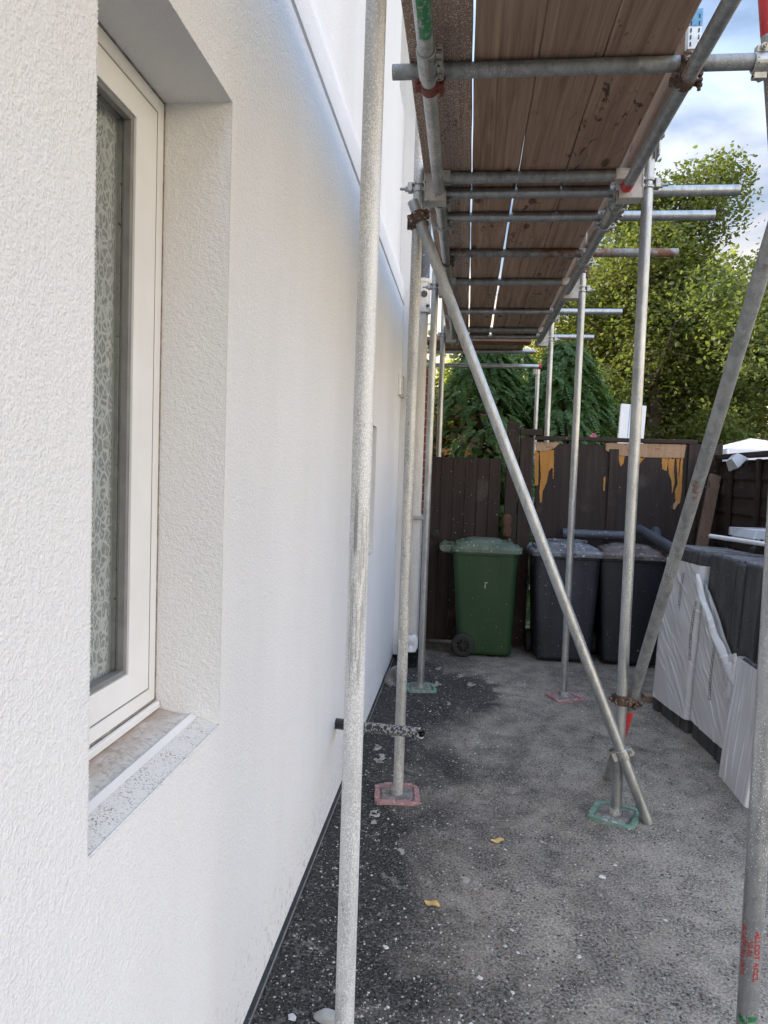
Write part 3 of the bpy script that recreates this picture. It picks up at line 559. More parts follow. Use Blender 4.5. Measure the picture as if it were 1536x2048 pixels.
tf = tube('ledger', (-.66, 8.16, 2.86), (.68, 8.05, 2.86), MAT['galv']); tf2 = tube('ledger', (-.6, 8.24, 2.725), (.74, 8.24, 2.73), MAT['galv'])
m = MB(); m.tube((.741, 8.24, 2.73), (.765, 8.24, 2.73), .031, 20); m.build('end_cap', MAT['red'], tf2)
brA = tube('brace', (-.285, 3.372, 2.745), (.872, 3.352, 0.0), MAT['galv'], 'long diagonal brace from the wall side down to the drive')
brB = tube('brace', (.783, 3.81, .02), (.868, 2.20, 2.42), MAT['galvdark'], 'dull raking brace with a red lower end')
brC = tube('brace', (.842, 2.56, 3.5), (.990, 2.56, 2.3), MAT['galvdark'], 'dull tube with a red painted top')
# painted ends
def paint(par, p0, p1, a, b, mat, name='paint_band', e=.0006):
    p0, p1 = Vector(p0), Vector(p1); m = MB(); d = (p1-p0)
    m.rings([[*MB().tube(p0+d*t, p0+d*b, RT+e, 28).v[:28]] for t in (a, b)], True, False); m.build(name, mat, par)
def pband(par, p0, p1, a, b, mat, r=RT+.0007, name='paint_band'):
    p0, p1 = Vector(p0), Vector(p1); d = p1-p0; m = MB(); m.band(p0+d*(a+b)/2, d, r, r-.001, d.length*(b-a), 28); m.sm = [True]*len(m.sm); m.build(name, mat, par)
pband(rl, (XR+.003, -.5, ZL), (XR, 3.44, ZL), .966, .999, MAT['red']); pband(rl2, (XR-.002, 3.52, ZL), (XR-.01, 7.3, ZL), .002, .022, MAT['green'])
pband(brB, (.783, 3.81, .02), (.868, 2.20, 2.42), .115, .185, MAT['red']); pband(brC, (.842, 2.56, 3.5), (.990, 2.56, 2.3), 0, .45, MAT['red'])
pband(ll, (XL, -.5, ZL), (XL, 3.5, ZL), .60, .675, MAT['green'])
# --- couplers
def nut(m, p, d, r=.011, h=.011): m.tube(Vector(p), Vector(p)+Vector(d).normalized()*h, r, 6, smooth=False)
def clamp(m, c, d, toward, wdt=.046):
    """half-and-flap clamp round a tube: band, two lugs, bolt with nut, on the side given by 'toward'"""
    c, d, tw = Vector(c), Vector(d).normalized(), Vector(toward); tw = (tw-d*tw.dot(d)).normalized(); sd = d.cross(tw)
    m.band(c, d, RT+.0065, RT, wdt)
    for sg in (1, -1):
        q = c+sd*sg*(RT+.011); mt = Matrix((sd*sg, d, tw)).transposed().to_4x4(); mt.translation = q
        m.box(-.008, .012, -wdt*.42, wdt*.42, -.014, -.003, .002, mt); m.box(-.008, .012, -wdt*.42, wdt*.42, .003, .014, .002, mt)
    q = c+sd*(RT+.017); m.tube(q-tw*.034, q+tw*.030, .0058, 10); nut(m, q+tw*.014, tw); m.tube(q-tw*.022, q-tw*.014, .010, 12)
    q = c-sd*(RT+.017); m.tube(q-d*wdt*.48, q+d*wdt*.48, .006, 10)
def coupler(par, pa, da, pb, db, mat):
    m = MB(); pa, pb = Vector(pa), Vector(pb); clamp(m, pa, da, pb-pa); clamp(m, pb, db, pa-pb)
    mid = (pa+pb)/2; u = (pb-pa); h = u.length/2-RT*.9
    if h > .002: m.tube(mid-u.normalized()*h, mid+u.normalized()*h, .019, 16)
    return m.build('coupler', mat, par)
X, Y, Z = (1, 0, 0), (0, 1, 0), (0, 0, 1)
for i, (y, mt) in enumerate(((2.50, 'redrust'), (3.565, 'steel'), (3.89, 'steel'), (4.51, 'rusty'), (6.08, 'steel'), (7.17, 'steel'))):
    coupler(tr[(0, 2, 3, 4, 6, 8)[i]], (XL, y-.006, ZL), Y, (XL, y, ZT), X, MAT[mt])
    coupler(tr[(0, 2, 3, 4, 6, 8)[i]], (XR-.002, y-.006, ZL), Y, (XR-.002, y, ZT), X, MAT['rusty' if i == 0 else 'steel'])
coupler(tr[0], (.866, 2.50, ZT), X, (.920, 2.56, 2.86), (.148, 0, -1.2), MAT['steel'])
def sleeve(par, c, d, mat, ln=.15):
    m = MB(); m.band(c, d, RT+.007, RT, ln); c, d = Vector(c), Vector(d).normalized(); sd = d.cross(Vector(Z)).normalized()
    if sd.length < .1: sd = Vector(X)
    for k in (-1, 1):
        q = c+sd*(RT+.012)+d*k*ln*.26; m.tube(q-Vector(Z)*.03, q+Vector(Z)*.03, .006, 10); nut(m, q-Vector(Z)*.03, (0, 0, 1)); nut(m, q+Vector(Z)*.02, (0, 0, 1))
    mt = Matrix((sd, d, Vector(Z))).transposed().to_4x4(); mt.translation = c+sd*(RT+.012)
    m.box(-.008, .012, -ln*.48, ln*.48, .003, .016, .002, mt); m.box(-.008, .012, -ln*.48, ln*.48, -.016, -.003, .002, mt)
    return m.build('coupler', mat, par)
sleeve(ll, (XL, 2.36, ZL), Y, MAT['steel']); sleeve(rl2, (XR-.003, 3.70, ZL), Y, MAT['steel'], .17)
# cream right-angle brackets joining ledgers to standards
def bracket(par, xs, ys_, xl, sg):
    m = MB(); x0, x1 = sorted((xs+sg*.028, xl+sg*.03)); 
    m.box(x0, x1, ys_-.04, ys_-.034, ZL-.042, ZL-.0, .001); m.box(x0, x1, ys_-.04, ys_+.04, ZL-.046, ZL-.0405, .001)
    m.box(*sorted((xs+sg*.026, xs+sg*.032)), ys_-.04, ys_+.04, ZL-.04, ZL+.085, .001)
    m.box(*sorted((xs+sg*.032, xs+sg*.075)), ys_-.036, ys_-.031, ZL, ZL+.08, .001); m.box(x0, x1, ys_+.034, ys_+.04, ZL-.042, ZL+.005, .001)
    m.tube((xl-sg*.02, ys_-.0401, ZL-.022), (xl-sg*.02, ys_-.0415, ZL-.022), .005, 10)
    o = m.build('bracket', MAT['bracket'], par)
    m = MB()
    for dz in (.01, .04): m.band((xs, ys_, ZL+dz), Z, RT+.006, RT, .013)
    for dz in (.01, .04): m.box(*sorted((xs+sg*.02, xs+sg*.045)), ys_-.033, ys_-.022, ZL+dz-.006, ZL+dz+.006, .001)
    m.box(*sorted((xs-sg*.028, xs-sg*.05)), ys_-.02, ys_+.02, ZL+.005, ZL+.046, .003); m.tube((xs-sg*.045, ys_, ZL+.02), (xs-sg*.085, ys_-.01, ZL+.018), .0065, 10); nut(m, (xs-sg*.05, ys_, ZL+.02), (-sg, 0, 0), .012, .012)
    m.build('coupler', MAT['steel'], par)
bracket(st['l2'], -.263, 3.43, XL, 1); bracket(st['r2'], .741, 3.41, XR, -1); bracket(st['l3'], -.263, 5.2, XL, 1); bracket(st['r3'], .741, 5.25, XR, -1)
bracket(st['l4'], -.262, 6.98, XL, 1); bracket(st['r4'], .741, 7.12, XR, -1)
m = MB(); m.band((.741, 8.4, 2.7), Z, RT+.007, RT, .08); m.box(.70, .73, 8.36, 8.44, 2.66, 2.74, .004); m.build('coupler', MAT['steel'], st['r5'])
# transom end clips
for t_, y in ((tr[1], 3.38), (tr[5], 5.17), (tr[7], 6.84)):
    for x in (-.150, .622):
        m = MB(); m.box(x-.03, x+.03, y-.03, y+.03, ZT-.022, ZT+.026, .003); m.build('board_clip', MAT['bracket'], t_)
# tall coupler plate at the top of the outer standard
m = MB(); m.box(.768, .776, 3.36, 3.44, 2.93, 3.16, .002); m.tube((.776, 3.40, 3.03), (.79, 3.40, 3.03), .02, 18); m.tube((.79, 3.40, 3.03), (.798, 3.40, 3.03), .012, 6); m.build('joint_plate', MAT['steel'], st['r2'])
m = MB(); m.tube((.765, 5.25, 2.90), (.765, 5.25, 3.0), .018, 14); m.band((.741, 5.25, 2.945), Z, RT+.008, .01, .03); m.build('coupler', MAT['rusty'], st['r3'])
# brace couplers
coupler(brA, (-.255, 3.372-.012, 2.672), (1.157, -.02, -2.745), (-.263, 3.43, 2.66), Z, MAT['rusty'])
coupler(brA, (.743, 3.354, .306), (1.157, -.02, -2.745), (.741, 3.41, .30), Z, MAT['steel'])
coupler(brB, (.799, 3.472, .52), (.085, -1.61, 2.4), (.741, 3.41, .535), Z, MAT['rusty'])
# lettering and paint marks on the near outer standard
def wrap_text(txt, cx, cy, z_top, ang0, size, mat, par, name, spacing=1.0, drop=0.0):
    cu = bpy.data.curves.new(name, 'FONT'); cu.body = txt; cu.size = size; cu.space_character = spacing; cu.resolution_u = 2; cu.offset = size*.035
    to = bpy.data.objects.new(name+'_src', cu); COL.objects.link(to)
    dg = bpy.context.evaluated_depsgraph_get(); me = bpy.data.meshes.new_from_object(to.evaluated_get(dg))
    import bmesh
    bm = bmesh.new(); bm.from_mesh(me); bmesh.ops.triangulate(bm, faces=bm.faces[:])
    bmesh.ops.subdivide_edges(bm, edges=[e for e in bm.edges if e.calc_length() > .006], cuts=2, use_grid_fill=False); bmesh.ops.triangulate(bm, faces=bm.faces[:])
    rn = random.Random(hash(txt) % 1000)
    kill = [f for f in bm.faces if rn.random() < drop]; bmesh.ops.delete(bm, geom=kill, context='FACES')
    mb = MB(); idx = {}
    for v_ in bm.verts:
        idx[v_.index] = len(mb.v); a = ang0+v_.co.y/RT; rr = RT+.0009
        mb.v.append((cx+rr*math.cos(a), cy+rr*math.sin(a), z_top-v_.co.x))
    bm.verts.ensure_lookup_table()
    for f in bm.faces: mb.f.append(tuple(v_.index for v_ in f.verts)); mb.sm.append(False); mb.mi.append(0)
    bm.free(); bpy.data.objects.remove(to); bpy.data.meshes.remove(me)
    return mb.build(name, mat, par)
wrap_text('ALLCOT ACCL', .733, 1.83, .462, R(-95), .018, MAT['red'], st['r1'], 'red_lettering', 1.05, .10)
wrap_text('V2.0.L', .733, 1.83, .435, R(-128), .014, MAT['red'], st['r1'], 'red_lettering', 1.1, .14)
wrap_text('SCAFFOLDING', .733, 1.83, .468, R(-170), .018, MAT['red'], st['r1'], 'red_lettering', 1.05, .22)
wrap_text('IIIIIII', .733, 1.83, .25, R(-160), .028, MAT['green'], st['r1'], 'green_lettering', .7, .2)
wrap_text('IIII', .733, 1.83, .25, R(-105), .028, MAT['green'], st['r1'], 'green_lettering', .7, .3)
# scraped render on the near inner standard
m = MB(); rn = random.Random(5)
for k in range(26):
    a = R(rn.uniform(-130, -35)); z0 = rn.uniform(.98, 1.35); h = rn.uniform(.06, .22); da = rn.uniform(.03, .07); rr = RT+.0011
    m.add([(-.249+rr*math.cos(a), 1.76+rr*math.sin(a), z0), (-.249+rr*math.cos(a+da), 1.76+rr*math.sin(a+da), z0+.01), (-.249+rr*math.cos(a+da*.8), 1.76+rr*math.sin(a+da*.8), z0+h), (-.249+rr*math.cos(a), 1.76+rr*math.sin(a), z0+h*.93)], [(0, 1, 2, 3)])
m.build('scraped_streak', MAT['galv'], st['l1'])

# ------------------------------------------------------------------ sole pads
def pad(x, y, rot, mat, label):
    e = empty('sole_pad', (x, y, 0), label, 'sole pad', 'plastic sole pads under the standards'); e.rotation_euler.z = rot
    m = MB(); h = .105
    m.rings([rrect(-h, h, -h, h, 0, .032), rrect(-h, h, -h, h, .009, .032), rrect(-h+.004, h-.004, -h+.004, h-.004, .013, .03), rrect(-h+.022, h-.022, -h+.022, h-.022, .013, .020), rrect(-h+.026, h-.026, -h+.026, h-.026, .005, .018)], False, True)
    for k in range(4):
        mt = Matrix.Rotation(k*math.pi/2, 4, 'Z')
        for q in (-.045, .030): m.box(q-.034, q+.034, -h-.0012, -h+.023, .0115, .018, .005, mt)
    o = m.build('rim', mat); o.parent = e
    m = MB(); m.rings([rrect(-.072, .072, -.072, .072, .004, .012), rrect(-.072, .072, -.072, .072, .011, .012)], False, True); o = m.build('base_plate', MAT['plate']); o.parent = e
    m = MB(); m.tube((0, 0, .011), (0, 0, .034), .0285, 20); o = m.build('spigot', MAT['galvspat']); o.parent = e
pad(-.268, 3.43, R(6), MAT['padred'], 'dusty red plastic sole pad under the splashed standard beside the house wall')
pad(.735, 3.40, R(-24), MAT['padgreen'], 'green plastic sole pad where the long diagonal brace meets the drive')
pad(-.262, 5.2, R(10), MAT['padgreen'], 'dirty green sole pad on the dark tarmac near the green bin')
pad(.742, 5.20, R(24), MAT['padred'], 'dusty red sole pad in front of the dark grey bin')
pad(-.249, 1.74, R(4), MAT['padred'], 'red sole pad under the thickly coated nearest standard'); pad(.733, 1.83, R(-8), MAT['padgreen'], 'green sole pad under the standard with red lettering')

# ------------------------------------------------------------------ scaffold boards
def board(x0, x1, y0, y1, z, mat, label, dz=0, th=.038, hoopmat='hoop', axis='y', skew=0):
    o = empty('scaffold_board', ((x0+x1)/2, (y0+y1)/2, z), label, 'scaffold board', 'timber scaffold boards of the deck')
    m = MB(); n = 36; rn = random.Random(int((x0+9)*997+y0*31)); P = []
    ph1, ph2 = rn.uniform(0, 6), rn.uniform(0, 6)
    for k in range(n+1):
        y = y0+(y1-y0)*k/n; wob = .0016*math.sin(y*3.1+ph1)+.0009*math.sin(y*9+ph2); wob2 = .0016*math.sin(y*2.7+ph2)+.001*math.sin(y*11+ph1)
        zz = z+dz+.001*math.sin(y*1.7+ph1); e = .003
        a, b_ = x0+wob+skew*k/n, x1+wob2+skew*k/n
        P.append([Vector((a+e, y, zz)), Vector((b_-e, y, zz)), Vector((b_, y, zz+e)), Vector((b_, y, zz+th-e)), Vector((b_-e, y, zz+th)), Vector((a+e, y, zz+th)), Vector((a, y, zz+th-e)), Vector((a, y, zz+e))])
    m.rings(P, False, True); m.build('plank', mat, o)
    for ye, s in ((y0, 1), (y1, -1)):
        m = MB(); ya, yb = sorted((ye-s*.0015, ye+s*.035))
        m.box(x0-.0025+(skew if s < 0 else 0), x1+.0025+(skew if s < 0 else 0), ya, yb, z+dz-.003, z+dz+th+.002, .001); m.build('end_hoop', MAT[hoopmat], o)
    return o
ZB = ZT+RT+.0035
XB = [(-.238, -.0305), (-.0245, .179), (.183, .3835), (.3865, .606)]
side = ('wall side', 'second from the wall', 'third from the wall', 'outermost')
for i, (a, b_) in enumerate(XB):
    board(a, b_, -.35, 3.62, ZB, MAT['boardspeck' if i == 0 else 'board'], ('near scaffold board splashed with render, closest to the white wall', 'near weathered scaffold board, second out from the white wall', 'near weathered scaffold board, third out from the white wall', 'near weathered scaffold board with knots, along the outer ledger')[i], 0, hoopmat=('green', 'hoop', 'hoop', 'hoop')[i])
XB2 = [(-.236, -.030), (-.023, .168), (.182, .398), (.402, .607)]
for i, (a, b_) in enumerate(XB2):
    board(a, b_, 3.64, 7.30, ZB, MAT['boardspeck' if i == 0 else 'board'], ('far scaffold board closest to the white wall', 'far stained scaffold board, second out from the white wall', 'far stained scaffold board, third out from the white wall', 'far stained scaffold board along the outer ledger')[i], 0, skew=(0, .003, .010, .006)[i])
# toe board on edge along the outside
def toe(y0, y1, label):
    o = empty('toe_board', (.70, (y0+y1)/2, ZB), label, 'toe board', 'toe boards along the outside of the deck')
    m = MB(); m.box(.638, .675, y0, y1, ZB-.001, ZB+.125, .003); m.build('plank', MAT['boardedge'], o)
    m = MB(); m.box(.636, .677, y0-.002, y0+.03, ZB+.006, ZB+.127, .001)
    ho = m.build('end_hoop', MAT['hoop'], o)
    m = MB(); m.box(.6355, .6775, y0-.0035, y0-.0025, ZB+.075, ZB+.1275); m.build('blue_band', MAT['bluehoop'], ho)
    for xx in (.642, .666):
        m = MB()
        for k in range(5): m.box(xx, xx+.004, y0-.0045, y0-.0036, ZB+.014+k*.021, ZB+.026+k*.021)
        m.build('nail_slot', MAT['black'], ho)
toe(2.475, 4.4, 'pale toe board with a blue banded end on edge along the outer deck side'); toe(4.42, 7.2, 'pale toe board on edge along the far outer side of the deck')
# return deck round the corner
o = tag(MB().box(-.46, .60, 7.62, 7.84, 2.885, 2.925, .004).build('scaffold_board', MAT['boardacross'], None, (-.6, 7.7, 2.885)), 'reddish scaffold board laid crosswise at the far end of the deck', 'scaffold board')
tag(MB().box(-.46, .55, 7.86, 8.30, 2.885, 2.925, .004).build('scaffold_board', MAT['board'], None, (-.6, 8.0, 2.885)), 'dark scaffold board crosswise behind the reddish one at the far corner', 'scaffold board')

# ------------------------------------------------------------------ fences
FY = 6.70
gate = empty('side_gate', (.02, FY, 0), 'low dark brown boarded gate between the house and the tall post', 'gate')
x = -.33; k = 0
while x < .30:
    wd = .107; m = MB(); t_ = 1.685+rnd.uniform(-.004, .006); m.box(x, x+wd-.0006, FY, FY+.02, .025, t_, .005); m.build('gate_board', MAT['fence'], gate); x += wd; k += 1
m = MB()
for z in (.35, 1.0, 1.5): m.box(-.33, .31, FY+.021, FY+.06, z, z+.09, .003)
m.build('gate_rail', MAT['fencex'], gate)
m = MB(); m.tube((-.25, FY-.012, 1.0), (-.25, FY+.0, 1.0), .03, 16); m.band((-.25, FY-.02, .985), (0, 1, 0), .035, .025, .012); m.build('ring_latch', MAT['black'], gate)
post = tag(MB().box(.352, .458, FY-.03, FY+.07, 0, 2.01, .006).build('gate_post', MAT['fence'], None, (.4, FY, 0)), 'tall dark brown post between the low gate and the peeling fence', 'post')
fen = empty('back_fence', (1.3, FY, 0), 'dark brown ply fence with orange bare patches along its top, behind the bins', 'fence')
MB().box(.470, .585, FY+.0, FY+.045, .0, 1.885, .004).build('fence_post', MAT['fence'], fen)
MB().box(.462, .66, FY-.02, FY+.04, 1.90, 1.955, .004).build('rail_end', MAT['fencex'], fen)
MB().box(.60, 1.985, FY-.015, FY+.05, 1.862, 1.898, .004).build('top_rail', MAT['fencex'], fen)
MB().box(.625, 1.275, FY+.01, FY+.028, .0, 1.835, .002).build('panel', MAT['ply'], fen)
MB().box(1.280, 1.905, FY+.006, FY+.026, .0, 1.838, .002).build('panel', MAT['ply'], fen)
MB().box(1.245, 1.325, FY-.014, FY+.0055, .03, 1.80, .003).build('batten', MAT['fence'], fen)
MB().box(1.91, 2.009, FY-.02, FY+.05, 0, 1.86, .004).build('fence_post', MAT['fence'], fen)
MB().box(2.01, 2.19, FY-.03, FY+.06, 0, 1.862, .005).build('fence_post', MAT['fence'], fen)
def poly(pts, y, mat, name, par, th=.004):
    rj = random.Random(int(pts[0][0]*9173+pts[0][1]*411)); q_ = []
    for (xa, za), (xb, zb) in zip(pts, pts[1:]+pts[:1]):
        k_ = max(1, int(math.hypot(xb-xa, zb-za)/.009)); hz = abs(xb-xa) > abs(zb-za)
        for i_ in range(k_):
            f_ = i_/k_; q_.append((xa+(xb-xa)*f_+(0 if hz or i_ == 0 else rj.gauss(0, .0014)), za+(zb-za)*f_+(rj.gauss(0, .006) if hz and th == .003 and i_ else 0)))
    pts = q_
    m = MB(); n = len(pts); a = [(px, y-th, pz) for px, pz in pts]; b_ = [(px, y, pz) for px, pz in pts]
    m.add(a+b_, [tuple(range(n))]+[(i, (i+1) % n, n+(i+1) % n, n+i) for i in range(n)]); return m.build(name, mat, par)
def PX(px, py):  # photo point on the fence panel -> x, z  (panel plane scale: 226 px to the metre)
    return (.595+(px-1070)*.004256+(py-880)*.00019, 1.872-(py-882)*.00432+(px-1070)*.000066)
bare = [[(1070, 889), (1122, 889), (1118, 893), (1108, 902), (1096, 906), (1084, 908), (1072, 905)], [(1214, 889), (1374, 890), (1370, 917), (1340, 917), (1300, 917), (1262, 915), (1240, 914), (1225, 909), (1214, 904)]]
oran = [[(1080, 908), (1109, 905), (1109, 944), (1104, 941), (1098, 950), (1094, 972), (1086, 990), (1084, 1012), (1080, 1014), (1079, 990), (1082, 962)], [(1070, 905), (1078, 910), (1077, 975), (1070, 978)], [(1224, 915), (1238, 913), (1236, 950), (1230, 960), (1226, 950), (1228, 938)],
        [(1240, 914), (1252, 915), (1249, 932), (1244, 936), (1241, 926)], [(1266, 916), (1292, 917), (1283, 930), (1274, 936), (1266, 926)], [(1326, 917), (1340, 917), (1336, 944), (1327, 941)], [(1338, 917), (1352, 917), (1350, 940), (1352, 968), (1347, 990), (1346, 965), (1340, 947)],
        [(1355, 917), (1368, 917), (1366, 985), (1362, 1010), (1354, 1005), (1352, 985), (1358, 970)], [(1107, 944), (1109, 944), (1108, 965), (1106, 962)], [(1210, 960), (1214, 958), (1212, 988), (1209, 985)], [(1362, 917), (1364, 917), (1361, 955), (1359, 952)]]
for p in bare: poly([PX(*q) for q in p], FY+.005, MAT['bare'], 'bare_patch', fen, .006)
for p in oran: poly([PX(*q) for q in p], FY+.0055, MAT['orange'], 'peeled_patch', fen, .003)
for p in ([(1226, 953), (1236, 952), (1233, 990), (1229, 1008), (1226, 985)], [(1349, 1010), (1354, 1003), (1360, 1005), (1352, 1021), (1348, 1020)]): poly([PX(*q) for q in p], FY-.004, MAT['bare'], 'hanging_splinter', fen, .006)
# right-hand fence, running towards the camera
RX = 2.16
fr_ = empty('side_fence', (RX, 5.5, 0), 'dark brown overlapping board fence on the right, behind the stacked roof tiles', 'fence')
for k in range(12):
    z0 = .05+k*.138; m = MB(); y0, y1 = 3.0, 6.72; a = R(4)
    m.add([(RX, y0, z0), (RX, y1, z0), (RX+.016, y1, z0+.15), (RX+.016, y0, z0+.15), (RX+.014, y0, z0), (RX+.014, y1, z0), (RX+.026, y1, z0+.15), (RX+.026, y0, z0+.15)], [(0, 1, 2, 3), (5, 4, 7, 6), (0, 4, 5, 1), (1, 5, 6, 2), (2, 6, 7, 3), (3, 7, 4, 0)])
    m.build('slat', MAT['fencey'], fr_)
for y in (3.35, 4.2, 5.05, 5.72, 6.30): MB().box(RX-.030, RX-.002, y, y+.045, .03, 1.72, .003).build('batten', MAT['fence'], fr_)
MB().box(RX-.035, RX+.05, 3.0, 6.68, 1.735, 1.775, .004).build('top_rail', MAT['fencey'], fr_)
# floodlight on the right fence
lp = empty('security_light', (RX-.03, 5.95, 1.70), 'small grey and white floodlight fixed near the top of the right fence', 'light')
m = MB(); m.box(RX-.06, RX-.03, 5.90, 5.98, 1.66, 1.72, .006); m.build('bracket', MAT['black'], lp)
m = MB(); mt = Matrix.Translation((RX-.12, 5.92, 1.70)) @ Matrix.Rotation(R(-42), 4, 'Y') @ Matrix.Rotation(R(24), 4, 'Z')
m.rings([rrect(-.065, .065, -.055, .055, -.03, .006), rrect(-.04, .04, -.035, .035, .045, .006)], False, True); xf(m, mt); m.build('lamp_housing', MAT['greyplast'], lp)
m = MB(); m.rings([rrect(-.058, .058, -.048, .048, -.036, .006), rrect(-.058, .058, -.048, .048, -.0305, .006)], False, True); xf(m, mt); m.build('lamp_glass', MAT['lampglass'], lp)
# leaning stake
def bar(p0, p1, wx, wy, name, mat):
    p0, p1 = Vector(p0), Vector(p1); d = (p1-p0); u = d.normalized(); s = Vector((0, 1, 0)).cross(u).normalized(); t_ = u.cross(s)
    mt = Matrix((s, t_, u)).transposed().to_4x4(); mt.translation = p0; m = MB(); m.box(-wx/2, wx/2, -wy/2, wy/2, 0, d.length, .004, mt); return m
tag(bar((1.82, 6.34, .0), (2.115, 6.60, 1.60), .095, .04, '', None).build('timber_stake', MAT['timber'], None, (1.82, 6.34, 0)), 'weathered timber stake leaning into the fence corner behind the bins', 'timber')
# brick pier beyond the soil pipe
bp = empty('brick_pier', (-.44, 6.85, 0), 'narrow red brick pier between the soil pipe and the gate', 'brick pier')
m = MB()
for k in range(33):
    z0 = k*.075; m.box(-.500+(.0 if k % 2 else .004), -.375, 6.74, 6.96, z0+.010, z0+.075, .003)
m.build('brick_course', MAT['brick'], bp)
MB().box(-.498, -.38, 6.745, 6.955, 0, 2.47).build('mortar', MAT['mortar'], bp)
# worn boot hung on the post
bt = empty('boot', (.375, FY-.03, 1.09), 'old brown boot hung sole outwards on the tall gate post above the green bin', 'boot')
m = MB(); rings = []
for z, wx, cx in ((1.00, .030, .383), (1.02, .036, .382), (1.06, .037, .381), (1.095, .031, .380), (1.12, .036, .378), (1.155, .042, .375), (1.18, .037, .374), (1.195, .02, .373)):
    rings.append([Vector((cx+wx*math.cos(t), FY-.060+.026*math.sin(t), z)) for t in [2*math.pi*k/18 for k in range(18)]])
m.rings(rings, True, True); m.build('upper', MAT['boot'], bt)
m = MB()
for k in range(9):
    z = 1.012+k*.019
    for q in range(4):
        xx = .380-.030+q*.017; m.box(xx, xx+.012, FY-.0905, FY-.082, z, z+.012, .002)
m.build('sole_tread', MAT['boot'], bt)

